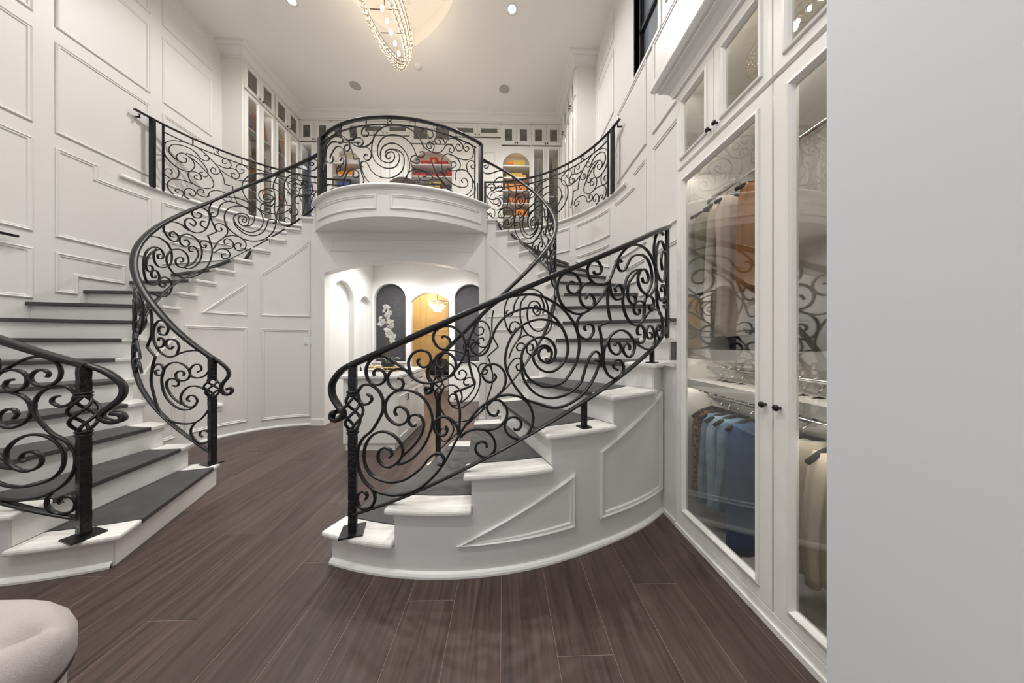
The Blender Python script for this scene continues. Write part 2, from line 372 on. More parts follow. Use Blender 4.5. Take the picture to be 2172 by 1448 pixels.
# ---- window on the right wall
wn = struct(MB().box(WR+.075, WR+.11, yw0, yw1, zw0, zw0+.04).box(WR+.075, WR+.11, yw0, yw1, zw1-.04, zw1).box(WR+.075, WR+.11, yw0, yw0+.04, zw0, zw1).box(WR+.075, WR+.11, yw1-.04, yw1, zw0, zw1).box(WR+.07, WR+.12, yw0, yw1, 5.2, 5.245).build('window_1', IRON)); tag(wn, 'black framed window high in the right wall')
MB().box(WR+.09, WR+.095, yw0+.02, yw1-.02, zw0+.02, zw1-.02).build('pane', WGLASS, wn)
MB().box(WR-.02, WR+.07, yw0-.06, yw1+.06, zw0-.04, zw0).build('window_sill', TRIM, wn)
for y_ in (yw0-.06, yw1): MB().box(WR-.012, WR+.07, y_, y_+.06, zw0, zw1+.05).build('window_casing', TRIM, wn)
# ---- ledge beside wardrobe
struct(MB().box(1.22, 1.80, 2.0, 2.35, 0, 1.12).box(1.20, 1.80, 2.0, 2.33, 1.12, 1.145).box(1.205,1.22,2.0,2.3,0,.03).build('wall_right_ledge', WHITE))

# ---- hall behind the arch
HX0, HX1, HY = -2.83, -.30, 6.25
mb = MB()
def rot_arch(mb2, X, g, args):   # arch panel on a wall facing +X (local x -> world y)
    t = MB(); arch_panel(t, *args); mb2.add([(X-g*v[1], v[0], v[2]) for v in t.v], t.f)
t = MB(); arch_panel(t, 4.66, 5.60, 0, 2.98, 4.80, 5.48, 0, 2.08, 2.37, 0, .10); mb.add([(HX0-v[1], v[0], v[2]) for v in t.v], t.f)
t = MB(); arch_panel(t, 5.60, 6.35, 0, 2.98, 5.70, 6.15, 0, 2.02, 2.22, 0, .10); mb.add([(HX0-v[1], v[0], v[2]) for v in t.v], t.f)
mb.box(HX0-.14, HX0-.10, 4.66, 6.35, 0, 2.98)
hl = struct(mb.build('wall_hall_left', TRIM))
mb = MB(); arch_panel(mb, HX0, -2.02, 0, 2.98, -2.80, -2.13, .87, 2.26, 2.55, HY, HY+.12)
arch_panel(mb, -2.02, -1.13, 0, 2.98, -2.02, -1.20, 0, 2.16, 2.36, HY, HY+.12)
arch_panel(mb, -1.13, HX1, 0, 2.98, -1.08, -.42, .87, 2.26, 2.55, HY, HY+.12)
hb = struct(mb.build('wall_hall_back', TRIM))
MB().box(-2.82, -2.11, HY+.10, HY+.14, .85, 2.6).build('niche_panel', DARKP, hb); MB().box(-1.10, -.40, HY+.10, HY+.14, .85, 2.6).build('niche_panel', DARKP, hb)
for a, b in ((HX0,-2.02),(-1.2,HX1)):
    MB().box(a, b, HY-.018, HY, 0, .10).box(a, b, HY-.012, HY, .10, .13).build('base_moulding', TRIM, hb)
MB().box(-2.83,-2.11,HY-.03,HY+.1,.84,.87).build('niche_sill', TRIM, hb); MB().box(-1.1,-.4,HY-.03,HY+.1,.84,.87).build('niche_sill', TRIM, hb)
struct(MB().box(HX1, HX1+.1, 4.66, HY+.12, 0, 2.98).build('wall_hall_right', TRIM))
struct(MB().box(HX0-.14, HX1+.1, 4.60, 8.6, 2.97, 3.0).build('ceiling_hall', TRIM))
# far amber room
fr = MB().box(-3.4, -.2, 8.12, 8.22, .42, 2.97); fb = struct(fr.build('wall_far_back', AMBER))
struct(MB().box(-3.4, -3.3, HY+.12, 8.2, 0, 2.97).box(-.3, -.2, HY+.12, 8.2, 0, 2.97).build('wall_far_side', AMBER))
for x0, x1 in ((-3.3,-2.28),(-2.27,-1.55),(-1.54,-.3)):
    frame([(x0+.06,.55),(x1-.06,.55),(x1-.06,1.5),(x0+.06,1.5)], lambda u,v,d: (u,8.12-d,v), AMBER, 'panel_moulding', fb)
    frame([(x0+.06,1.6),(x1-.06,1.6),(x1-.06,2.8),(x0+.06,2.8)], lambda u,v,d: (u,8.12-d,v), AMBER, 'panel_moulding', fb)
# ================================================================ STAIRS
def rout(t):              # the outer rail swings out to meet the wall near its end
    u = min(1, max(0, (t-112)/34)); return ROUT+.104*u*u*(3-2*u)
def rwall(t):
    if t >= 180: return RW
    return min(RW/abs(cos(rad(t))), 2.22)
THT = [68.5,80.5,93,106.5,120,132.5,144,155.2]
def th(k): return THT[k-1] if k <= 8 else TH0+(k-1)*DTH
def step_at(t):
    return max(k for k in range(1,19) if th(k) <= t)
def staircase(s, label):
    root = empty('staircase', CEN[s][:2]+(0,)); tag(root, label, 'staircase', 'mirrored curved staircases')
    inv = Matrix.Translation((-CEN[s][0], -CEN[s][1], 0))
    def put(mb, name, m, par=root, bevel=0):
        if par is root: mb.v = [(v[0]-CEN[s][0], v[1]-CEN[s][1], v[2]) for v in mb.v]
        else: mb.v = [(v[0]-CEN[s][0], v[1]-CEN[s][1], v[2]) for v in mb.v]
        return mb.build(name, m, par, bevel)
    RB_O, RB_I = 1.995, .965
    body = MB()
    for k in range(1, 18):
        t0, t1 = th(k)+1.0, th(k+1)+1.0
        if k <= 7: body.sector(s, RB_I, RB_O, t0, t1, 0, RISE*k-.034, n=6, rf=lambda t: rout(t)+.021)
        else: body.sector(s, RB_I, RW, t0, t1, 0, RISE*k-.034, n=6, rf=rwall)
    b = put(body, 'stair_body', WHITE)
    for k in range(1, 19):
        # riser board
        t0 = th(k)+.85
        ro = rout(t0)+.014 if k <= 7 else rwall(t0)
        dt = .25
        mb = MB().sector(s, .972, ro, t0, t0+dt, RISE*(k-1), RISE*k-.034, n=1); put(mb, 'riser', TRIM)
        if k == 18: continue
        ta, tb = th(k)-.35, th(k+1)+.9
        z1 = RISE*k; z0 = z1-.034
        if k <= 7:
            r1 = 1.86
            mb = MB(); rc = 2.03
            mb.sector(s, 1.86, rc, ta, tb, z0, z1, n=6, rf=lambda t: rout(t)+(.056 if k < 7 else .09)); put(mb, 'tread_cap', CAP, bevel=.012)
            mb = MB().sector(s, 1.06, 1.86, ta, tb, z0+.001, z1+.001, n=6); put(mb, 'tread', TREAD, bevel=.005)
        else:
            mb = MB().sector(s, 1.06, RW, ta, tb, z0+.001, z1+.001, n=6, rf=lambda t: rwall(t)-.004); put(mb, 'tread', TREAD, bevel=.005)
        mb = MB().sector(s, .925, 1.06, ta, tb, z0, z1, n=6); put(mb, 'tread_cap', CAP, bevel=.008)
        # scotia under the inner nosing
        mb = MB().sector(s, .95, .966, ta+1.2, tb-.2, z0-.022, z0, n=5); put(mb, 'scotia', TRIM)
    # quarter round at the floor
    for R, a, b_, sg in ((RB_O, 69.5, 141, 1), (RB_I, 69.5, 270, -1)):
        pts, nr = [], []
        for i in range(49):
            t = a+(b_-a)*i/48; R_ = rout(t)+.021 if sg > 0 else R; p = pt(s, R_, t, 0); q = pt(s, R_+sg, t, 0); pts.append(p); nr.append((q[0]-p[0], q[1]-p[1], 0))
        mb = MB(); rows = [[(p[0]+n[0]*x, p[1]+n[1]*x, z) for x, z in ((0,0),(.022,0),(.022,.012),(.015,.024),(0,.03))] for p, n in zip(pts, nr)]
        mb.grid(rows, 49, 5, cv=True, smooth=False); put(mb, 'base_moulding', TRIM)
    # panel mouldings on outer face
    def slope(t): return (t-TH0)/DTH*RISE
    def dfr(R, path, inward):
        k = rad(1)*R; cx, cy, g = CEN[s]
        def mp(u, v, d):
            R_ = rout(u/k)+.021 if inward < 0 else R
            p = pt(s, R_-inward*d, u/k, v); return (p[0]-cx, p[1]-cy, p[2])
        return frame([(u*k, v) for u, v in path], mp, WHITE, 'panel_moulding', root, n=14)
    dfr(RB_O, [(91.5,.17),(112,.17),(112,.50)], -1)
    dfr(RB_O, [(117.5,.17),(137,.17),(137,.92),(117.5,.60)], -1)
    # inner face (concave): upper sloped panels over lower square panels
    for path in ([(150,.15),(176,.15),(176,1.36),(150,.95)], [(182,.15),(221,.15),(221,1.50),(182,1.50)], [(230,.13),(266.5,.13),(266.5,1.49),(230,1.49)],
                 [(192.5,1.67),(221,1.67),(221,2.14)], [(229.5,1.68),(266.5,1.68),(266.5,2.88),(229.5,2.29)]):
        dfr(RB_I, path, 1)
    return root
staircase('L', 'curved white staircase with dark treads rising along the plain panelled wall away from the wardrobe')
staircase('R', 'curved white staircase with dark treads rising beside the clothes wardrobe')
for o in bpy.data.objects:
    if o.name.startswith('staircase'): del o['group']

# ================================================================ RAILINGS
# scroll centre lines as (angle in degrees round the rail curve, height in metres); a third value marks a sharp bend
SCROLLS = {
 'outer': [
  [(76.17,0.996),(76.88,0.984),(76.96,0.959),(75.89,0.936),(74.74,0.953),(74.41,0.986),(74.28,1.003),(75.18,1.043),(76.36,1.052),(77.58,1.038),(78.57,1.006),(79.1,0.964),(79.12,0.951),(79.08,0.909),(78.46,0.861),(77.1,0.791),(75.51,0.745),(74.55,0.694),(74.21,0.637),(74.49,0.564),(75.61,0.497),(77.47,0.451),(79.61,0.434),(81.68,0.433),(83.85,0.451),(85.8,0.486),(87.57,0.54),(89.16,0.606),(90.26,0.671),(91.37,0.745),(92.8,0.825),(93.96,0.877),(95.12,0.922),(96.41,0.955),(97.36,0.973),(97.98,0.989),(98.97,1.022),(99.47,1.074),(99.26,1.123),(98.41,1.16),(97.35,1.172),(96.31,1.163),(95.65,1.13),(95.75,1.096),(96.51,1.071),(97.35,1.074),(97.87,1.097),(97.53,1.117)],
  [(96.29,0.954),(97.83,0.982),(99.15,0.992),(100.24,0.993),(101.96,0.977),(103.48,0.933),(104.25,0.864),(104.05,0.806),(103.22,0.758),(102.34,0.741),(101.59,0.736),(100.36,0.753),(99.51,0.788),(99.33,0.825),(99.87,0.857),(100.91,0.865),(101.84,0.849),(102.18,0.819),(101.78,0.795),(101.16,0.79),(100.85,0.798)],
  [(98.19,0.909),(98.22,0.896),(97.71,0.879),(96.88,0.888),(96.39,0.919),(96.65,0.951),(97.47,0.967),(98.43,0.963),(99.39,0.935),(99.75,0.894),(99.51,0.857),(98.91,0.83),(98.07,0.811),(96.88,0.8),(95.71,0.804),(94.77,0.807)],
  [(91.99,0.762),(93.26,0.795),(94.77,0.807),(96.06,0.798),(97.12,0.767),(97.74,0.722),(97.59,0.681),(96.77,0.652),(95.83,0.647),(94.89,0.664),(94.48,0.697),(94.77,0.724),(95.53,0.735),(96.24,0.722),(96.33,0.7)],
  [(89.62,0.827),(89.96,0.807),(89.73,0.783),(89.09,0.773),(88.28,0.783),(87.75,0.819),(88.05,0.855),(88.98,0.877),(89.91,0.875),(90.95,0.851),(91.59,0.814),(91.78,0.77)],
  [(93.27,1.255),(93.48,1.174),(94.34,1.059,1),(92.32,1.03),(91.15,1.018,1),(91.64,0.967),(91.97,0.914),(91.97,0.85),(91.78,0.77)],
  [(80.22,0.642),(80.74,0.659),(80.39,0.686),(79.35,0.695),(78.37,0.671),(78.28,0.626),(79.08,0.597),(80.31,0.589),(81.68,0.617),(82.52,0.662),(82.43,0.712),(81.34,0.76),(79.61,0.787),(77.83,0.776),(76.36,0.733),(75.61,0.669),(75.8,0.591),(76.92,0.538),(78.55,0.513),(80.65,0.504),(82.69,0.519),(84.34,0.552),(85.8,0.594),(86.93,0.644),(88.05,0.672),(89,0.666),(89.39,0.639),(89.08,0.611),(88.36,0.614)],
  [(81.59,0.879),(81.2,0.903),(81.59,0.928),(82.52,0.929),(83.43,0.9),(83.43,0.861),(82.52,0.833),(81.34,0.834),(79.96,0.868),(79.44,0.923),(79.96,0.979),(81.34,1.016),(83.02,1.026),(84.83,1.013),(86.45,0.967),(87.41,0.896),(87.49,0.836),(86.77,0.759),(85.64,0.693),(84.17,0.642),(82.69,0.615),(81.68,0.608)],
  [(84.83,0.829),(84.17,0.826),(83.6,0.85),(83.85,0.878),(84.83,0.89),(85.72,0.874),(86.12,0.835),(85.72,0.78),(84.67,0.725),(83.52,0.685),(82.35,0.648)],
  [(77.58,1.102),(77.38,1.122),(77.98,1.141),(78.9,1.137),(79.55,1.107),(79.29,1.074),(78.38,1.053),(77.18,1.056),(76.23,1.088),(75.95,1.133),(76.36,1.175),(77.45,1.206),(78.51,1.215),(79.8,1.209),(81.07,1.185),(82.31,1.157),(83.41,1.129),(84.26,1.097),(85.57,1.073),(86.99,1.066),(88.39,1.074),(89.9,1.096),(90.95,1.13),(91.35,1.17),(91,1.208),(90.14,1.233),(89.09,1.236),(88.16,1.214),(87.99,1.182),(88.51,1.156),(89.21,1.15),(89.79,1.166),(89.81,1.18)],
  [(81.76,1.092),(82.44,1.084),(82.68,1.056),(82.19,1.032),(81.32,1.029),(80.31,1.051),(79.93,1.091),(80.31,1.124),(81.2,1.142),(82.31,1.145),(82.93,1.137)],
  [(85.45,1.204),(85.07,1.188),(85.57,1.162),(86.4,1.156),(87.17,1.178),(87.22,1.214),(86.64,1.242),(85.45,1.25),(84.26,1.23),(83.59,1.19),(83.66,1.149),(84.14,1.105)],
  [(88.98,1.321),(89.44,1.329),(90.14,1.319),(90.48,1.29),(90.14,1.262),(89.21,1.256),(88.28,1.274),(87.69,1.311),(87.81,1.347),(88.51,1.373),(89.67,1.385),(90.95,1.379),(91.99,1.351),(92.68,1.311),(92.97,1.27),(92.68,1.222),(91.99,1.174),(90.95,1.126),(89.79,1.094)],
  [(93.21,1.26),(93.55,1.317),(95.06,1.422),(96.58,1.48),(98.26,1.527),(100.12,1.555),(102.16,1.57),(104.11,1.575),(105.97,1.566),(107.74,1.541),(109.75,1.503),(111.33,1.453),(112.6,1.392),(113.34,1.313),(113.34,1.239),(112.6,1.161),(111.15,1.09),(109.58,1.046),(107.74,1.031),(106.13,1.032),(104.41,1.059),(103.05,1.105),(102.38,1.165),(102.19,1.209),(102.6,1.258),(103.65,1.298),(104.88,1.32),(105.97,1.325),(107.41,1.308),(108.4,1.262),(108.4,1.216),(107.74,1.181),(106.76,1.172),(105.65,1.192),(105.26,1.223),(105.58,1.252),(106.37,1.264),(107.01,1.252),(107.05,1.234)],
  [(95.2,1.286),(94.37,1.298),(93.75,1.274),(94.1,1.24),(95.2,1.221),(96.31,1.245),(97,1.302),(97.84,1.375),(99.11,1.433),(100.69,1.468),(102.75,1.492),(104.57,1.496),(106.45,1.484),(108.23,1.445),(109.41,1.4),(110.44,1.344),(110.97,1.277),(110.8,1.215),(109.75,1.159),(108.23,1.124),(106.76,1.119),(105.5,1.138),(104.57,1.173),(104.26,1.213),(104.72,1.253),(105.81,1.275),(106.93,1.272),(107.66,1.242),(107.57,1.206),(106.76,1.179)],
  [(109.41,1.392),(107.57,1.422),(105.5,1.43),(103.65,1.416),(102.01,1.386),(100.69,1.337),(99.83,1.278),(99.4,1.21),(99.54,1.147),(100.26,1.088),(101.42,1.024),(103.05,0.962),(104.98,0.935),(107.93,0.902),(111.08,0.915),(114.49,0.978),(117.01,1.082),(118.5,1.202)],
  [(102.19,1.204),(102.16,1.14),(102.75,1.071),(104.11,1.01),(105.81,0.974),(107.57,0.961),(109.75,0.968),(111.87,0.994),(113.72,1.043),(114.14,1.068),(115.2,1.165),(116.1,1.213),(117.19,1.236),(118.2,1.212),(117.94,1.177),(117.01,1.178)],
  [(112.26,1.665),(111.42,1.665),(110.87,1.635),(111.42,1.601),(112.47,1.596),(113.5,1.626),(113.65,1.669),(112.79,1.712),(111.42,1.723),(110,1.707),(109.06,1.666),(108.86,1.6),(109.51,1.537),(110.81,1.496),(112.9,1.471),(115.08,1.488),(117.11,1.538),(118.99,1.609),(120.58,1.693)],
  [(116.61,1.75),(117.11,1.733),(118.16,1.74),(118.56,1.776),(117.81,1.814),(116.65,1.816),(115.52,1.783),(115.3,1.739),(115.86,1.698),(117.11,1.67),(118.75,1.669),(120.21,1.692),(120.95,1.727),(121.71,1.782),(122.62,1.845),(124.09,1.908),(125.77,1.954),(128.19,1.983),(130.87,1.979),(133.16,1.945),(135.11,1.884),(135.93,1.807),(135.59,1.723),(133.78,1.657),(131.98,1.64),(129.83,1.668),(128.76,1.723),(128.99,1.779),(130.34,1.821),(131.79,1.811),(132.44,1.767),(131.79,1.728),(130.52,1.73),(130.1,1.76)],
  [(114.86,1.568),(115.3,1.594),(116.2,1.596),(116.88,1.563),(116.42,1.521),(115.3,1.51),(114.09,1.533),(113.54,1.574),(113.54,1.611),(114.2,1.649),(115.52,1.672),(116.88,1.669)],
  [(123.87,1.841),(123.14,1.847),(122.7,1.812),(123.41,1.779),(124.64,1.787),(125.48,1.831),(126.65,1.885),(128.5,1.912),(130.87,1.919),(132.76,1.884),(133.78,1.825),(134,1.76),(133.16,1.698),(131.79,1.646)],
  [(129.49,1.817),(127.25,1.792),(125.48,1.744),(124.5,1.667),(124.09,1.592),(124.36,1.526),(125.2,1.468),(126.65,1.425),(128.5,1.414),(130.17,1.447),(130.87,1.505),(130.87,1.569),(129.83,1.587),(128.19,1.579),(127.41,1.546),(127.56,1.505),(128.5,1.49),(129.32,1.509),(128.99,1.533)],
  [(129.16,1.805),(127.25,1.758),(125.77,1.698),(125.48,1.643),(125.77,1.59),(126.8,1.562),(127.72,1.574),(127.87,1.609),(126.95,1.624)],
  [(122.28,1.63),(121.97,1.659),(123.01,1.682),(123.82,1.664),(124.09,1.625),(123.55,1.591),(122.23,1.581),(121.2,1.611),(120.7,1.655),(120.58,1.7)],
  [(132.56,1.573),(133.16,1.539),(134.43,1.557),(134.66,1.609),(133.57,1.634),(131.98,1.629),(131.05,1.59),(130.87,1.54),(130.69,1.49)],
  [(120.33,1.673),(120.08,1.608),(120.21,1.518),(120.83,1.435,1),(117.93,1.398,1),(118.4,1.344),(118.75,1.249),(118.81,1.201),(118.43,1.131)],
  [(114.86,1.368),(114.52,1.392),(115.3,1.411),(116.42,1.4),(116.65,1.362),(115.75,1.321),(114.63,1.315),(113.33,1.342),(112.9,1.391),(113.22,1.44),(114.2,1.475)],
  [(121.84,1.27),(122.36,1.294),(123.33,1.28),(123.55,1.24),(122.49,1.212),(121.08,1.232),(120.33,1.284),(120.83,1.335),(122.49,1.369)],
  [(122.69,1.109),(121.65,1.126),(121.73,1.163),(123.11,1.175),(124.27,1.133),(123.75,1.075),(121.85,1.053),(120.05,1.087),(119.08,1.16),(119.19,1.232),(119.47,1.268),(120.83,1.335),(122.49,1.369),(124.36,1.374),(126.06,1.347),(127.41,1.3),(127.56,1.252),(126.8,1.204),(125.63,1.192),(124.5,1.22),(124.22,1.256),(125.06,1.288),(126.06,1.269),(126,1.239)],
  [(126.06,1.347),(127.56,1.3),(129.49,1.265),(131.98,1.242),(134.21,1.256),(135.35,1.307),(135.11,1.366),(133.78,1.413),(132.36,1.407),(131.6,1.371),(132.17,1.328),(133.57,1.321),(134.21,1.351),(133.16,1.365)],
  [(129.49,1.349),(128.67,1.352),(128.5,1.39),(129.49,1.415),(130.52,1.398),(131.05,1.356),(130.69,1.307),(129.49,1.286),(127.87,1.307)],
  [(130.52,1.455),(132.36,1.508),(134.88,1.539),(137.4,1.535),(139.24,1.485),(139.59,1.416),(138.91,1.338),(137.4,1.33),(136.33,1.367),(136.59,1.42),(137.98,1.429),(138.28,1.399),(137.4,1.383)],
  [(135.35,1.886),(134.88,1.993),(135.35,2.071),(136.59,2.138),(137.98,2.162),(140.33,2.155)],
  [(135.83,1.829),(135.83,1.948),(136.85,2.054),(138.59,2.091),(140.72,2.072),(142.59,2.001),(141.59,1.833),(139.95,1.776),(137.4,1.793),(136.08,1.853)],
  [(136.33,1.772),(136.08,1.651),(137.12,1.549),(139.24,1.493),(141.59,1.491)],
  [(139.24,1.695),(138.59,1.722),(139.95,1.753),(141.59,1.722),(141.59,1.658),(139.24,1.621),(137.4,1.641),(136.59,1.691)],
  [(141.14,1.608),(140.33,1.637),(141.78,1.663),(143.17,1.624),(141.78,1.571),(140.33,1.59)],
  [(139.59,1.867),(138.72,1.939),(139.59,2.007),(141.59,2.03),(143.84,1.995),(143.56,1.911),(141.59,1.833)],
  [(75.89,0.391),(76.17,0.412),(75.61,0.432),(74.64,0.42),(74.21,0.387),(74.55,0.346),(75.61,0.334),(76.73,0.347),(77.56,0.384),(77.56,0.428),(77.1,0.452)]],
 'inner': [
  [(78.08,1.024),(76.33,1.044),(76.94,1.087),(79.28,1.091),(81.4,1.046),(80.87,0.993),(77.98,0.971),(74.4,0.996),(72.39,1.069),(73.14,1.144),(76.94,1.211),(81.67,1.215),(86.11,1.194),(90.25,1.163),(94.42,1.178),(98.69,1.241),(101.29,1.336),(100.64,1.43),(97.58,1.484),(94.09,1.477),(92.13,1.419),(93.43,1.362),(96.5,1.365),(97.72,1.404),(96.5,1.432),(94.63,1.426)],
  [(97.94,1.304),(97.21,1.332),(94.76,1.317),(94.76,1.267),(97.21,1.246),(99.84,1.262)],
  [(89.34,1.257),(90.87,1.233),(93.1,1.262),(93.1,1.304),(90.87,1.32),(87.85,1.304),(86.56,1.252),(87.55,1.189)],
  [(97.94,1.044),(99.84,1.031),(98.69,1),(95.79,1.005),(94.76,1.053),(96.5,1.094),(99.84,1.089),(102.29,1.03),(102.71,0.935),(101.04,0.831),(98.69,0.727),(95.45,0.644),(90.25,0.587),(83.3,0.563),(77.98,0.58),(74.4,0.644),(72.39,0.717),(72.39,0.791),(74.4,0.857),(78.5,0.897),(82.21,0.889),(85.25,0.832),(85.54,0.769),(83.3,0.721),(80.07,0.714),(78.08,0.76),(79.28,0.808),(81.4,0.815),(82.76,0.784),(81.4,0.762)],
  [(94.76,1.021),(94.09,1.063),(90.87,1.105),(86.68,1.11),(83.3,1.078),(81.4,1.02),(82.21,0.967),(84.97,0.947),(87.55,0.969),(88.14,1.011),(86.11,1.037),(84.13,1.021),(84.41,0.994)],
  [(94.42,1.047),(95.79,0.969),(95.1,0.875),(92.77,0.791),(89.03,0.728),(84.97,0.69),(81.14,0.693),(78.5,0.733)],
  [(84.97,0.737),(89.03,0.791),(92.13,0.864),(93.1,0.927),(91.5,0.964),(88.44,0.964),(86.68,0.932),(87.55,0.901),(89.64,0.906)],
  [(75.66,0.434),(76.94,0.457),(76.43,0.488),(74.14,0.49),(72.39,0.45),(72.64,0.407),(74.9,0.379),(77.98,0.395),(80.6,0.461),(80.87,0.514),(79.02,0.57)],
  [(103.15,1.589),(102.29,1.494),(102.71,1.357),(105.92,1.251,1),(99.84,1.162,1),(101.45,1.094),(102.71,0.998)],
  [(111.61,1.596),(110.57,1.571),(111.61,1.544),(113.72,1.545),(115.07,1.586),(115.89,1.652),(118.14,1.719),(121.67,1.781),(126.8,1.819),(132.61,1.818),(138.61,1.778),(143.81,1.709),(146.9,1.605),(145,1.503),(139.57,1.428),(134.21,1.403),(129.59,1.423),(126.12,1.48),(124.81,1.554),(125.46,1.629),(127.48,1.686),(131.07,1.704),(135.04,1.685),(136.78,1.627),(134.63,1.572),(131.07,1.577),(129.59,1.617),(131.07,1.657),(133.4,1.656),(134.63,1.624),(132.61,1.595)],
  [(113.72,1.368),(111.09,1.432),(109.8,1.503),(109.55,1.582),(110.57,1.663),(112.66,1.729)],
  [(139.09,1.586),(140.57,1.65),(138.61,1.726),(134.21,1.77),(128.88,1.777),(124.17,1.748),(120.47,1.681),(119.88,1.615),(119.88,1.517),(122.28,1.42),(126.12,1.363),(131.83,1.343),(139.57,1.357),(147.58,1.414),(152.22,1.501),(150.53,1.61),(152.22,1.692),(157.5,1.721),(161.63,1.676)],
  [(120.47,1.214),(118.14,1.215),(117.29,1.251),(119.29,1.284),(122.28,1.275),(123.22,1.238)],
  [(126.8,1.212),(129.23,1.22),(129.23,1.262),(126.46,1.275),(124.49,1.246),(125.13,1.188),(128.88,1.162),(132.61,1.184),(133.4,1.253),(131.07,1.321),(126.8,1.359),(122.28,1.354),(118.71,1.32),(114.8,1.24),(112.13,1.136)],
  [(118.71,1.088),(117.01,1.065),(118.14,1.023),(119.88,1.034),(120.47,1.083),(119.29,1.137),(115.89,1.134),(112.66,1.08),(111.09,1.009)],
  [(116.73,1.43),(114.8,1.385),(112.66,1.416),(113.72,1.473),(117.01,1.487),(120.47,1.443),(120.47,1.378),(118.14,1.32)],
  [(164.6,2.283),(162.77,2.266),(163.39,2.229),(166.09,2.242),(167.26,2.287),(165.5,2.336),(162.14,2.348),(157.54,2.322),(153.15,2.263),(150.29,2.176),(149.68,2.075),(151.14,1.982),(154.67,1.926),(159.57,1.92),(162.77,1.96),(164,2.026),(162.77,2.074),(160.22,2.086),(157.54,2.054),(157.88,2.008),(160.22,1.999),(161.51,2.03)],
  [(163.39,2.33),(159.57,2.294),(155.41,2.232),(152.75,2.153),(152.36,2.085),(155.04,2.053),(158.23,2.074),(158.23,2.116),(155.77,2.119)],
  [(161.51,2.329),(159.57,2.268),(159.9,2.192),(162.77,2.143),(167.54,2.146),(171.48,2.189),(173.11,2.27),(172.57,2.368),(169.81,2.435),(164.6,2.464),(159.57,2.453),(155.77,2.432)],
  [(178.89,2.26),(180.68,2.277),(180.42,2.314),(178.12,2.313),(175.77,2.273),(176.3,2.22),(179.4,2.196),(182.44,2.228),(184.2,2.294),(182.95,2.375),(179.4,2.409),(175.24,2.396),(171.48,2.344),(169.25,2.261),(170.37,2.185),(173.65,2.116),(177.86,2.081),(182.95,2.081),(188.39,2.125),(193.26,2.204),(196.63,2.31),(198.32,2.41),(198.8,2.515),(197.6,2.622),(196.15,2.681,1),(201.63,2.768,1),(199.31,2.858),(197.63,2.946)],
  [(180.68,2.206),(184.44,2.203),(188.39,2.254),(191.32,2.336),(192.53,2.433),(191.8,2.529),(188.88,2.602),(184.94,2.628),(181.44,2.611),(178.63,2.56),(178.63,2.494),(180.93,2.465),(183.45,2.478),(184.69,2.519),(183.45,2.551),(181.18,2.538)],
  [(182.44,2.223),(185.93,2.263),(188.88,2.335),(190.34,2.412),(188.88,2.479),(186.42,2.495),(184.44,2.465),(184.94,2.423),(186.92,2.434)],
  [(174.45,2.535),(172.02,2.53),(171.75,2.565),(173.91,2.595),(176.82,2.577),(177.6,2.535),(175.77,2.487),(172.02,2.489),(168.69,2.537),(167.18,2.59),(168.42,2.653),(173.36,2.708),(179.02,2.718),(183.7,2.682),(189.78,2.68),(195.01,2.762),(197.24,2.895),(196.49,2.993),(192.77,3.02),(189.03,2.994),(186.38,2.918),(187.51,2.866),(190.9,2.879),(192.4,2.932),(189.78,2.939)],
  [(193.74,2.545),(195.28,2.553),(194.46,2.515),(192.29,2.517),(191.32,2.557),(192.77,2.6),(195.67,2.611),(197.84,2.588)],
  [(166.97,1.969),(168.69,1.957),(166.97,1.92),(164.3,1.934),(163.69,1.972),(165.79,2.023),(168.69,2.038),(172.02,2.009),(173.11,1.939),(171.48,1.861),(168.12,1.816),(163.39,1.809),(158.23,1.826)],
  [(184.85,2.772),(187.51,2.752),(188.65,2.806),(186,2.836),(182.54,2.801),(181.77,2.729),(185.23,2.677)],
  [(195.01,2.77),(191.65,2.795),(192.4,2.847),(194.64,2.854)],
  [(197.63,2.946),(197,3.032),(198.47,3.124),(202.26,3.212),(207.32,3.274),(212.85,3.309),(218.02,3.311),(223.28,3.285),(227.75,3.241),(230.48,3.164),(231.17,3.067),(230.02,2.981),(227.3,2.919),(223.28,2.875),(218.89,2.878),(214.56,2.923),(212.21,2.995),(212.85,3.057),(214.99,3.099),(218.02,3.117),(221.07,3.105),(221.95,3.051),(221.07,2.978),(218.45,2.944),(215.85,2.969),(214.99,3.022),(216.29,3.068),(218.45,3.081),(220.2,3.051),(219.54,3.004),(217.8,2.999),(217.58,3.027),(218.45,3.042)],
  [(199.95,3.008),(198.47,2.997),(198.05,2.958),(200.16,2.955),(202.26,3.006),(202.89,3.084),(204.79,3.162),(208.59,3.222),(212.85,3.238),(217.15,3.228),(221.07,3.194),(224.17,3.152),(225.5,3.1),(224.61,3.025),(222.39,2.97),(218.89,2.942)],
  [(225.5,3.109),(223.28,3.196),(218.89,3.219),(213.7,3.196),(209.44,3.139),(206.9,3.056),(206.47,2.969),(207.74,2.883),(210.29,2.832),(213.7,2.794),(218.02,2.757),(223.28,2.752),(228.66,2.779),(233.25,2.832),(237.49,2.929),(239.89,3.051),(240.13,3.144),(238.92,3.232)],
  [(212.21,2.995),(212.85,2.932),(215.85,2.872),(219.76,2.834),(224.17,2.83),(228.66,2.87),(231.86,2.938),(233.72,3.027),(234.65,3.102),(236.54,3.125),(239.16,3.125),(239.16,3.084),(237.49,3.073)],
  [(203.94,2.837),(205,2.82),(203.52,2.784),(201.42,2.79),(200.37,2.838),(202.26,2.882),(205.21,2.891),(207.95,2.857),(208.17,2.783),(206.05,2.715),(202.26,2.63),(199.52,2.524)],
  [(208.59,2.644),(206.9,2.631),(206.05,2.664),(207.32,2.703),(209.86,2.707),(211.78,2.669),(211.57,2.611),(209.01,2.576),(204.36,2.553),(200.58,2.493)],
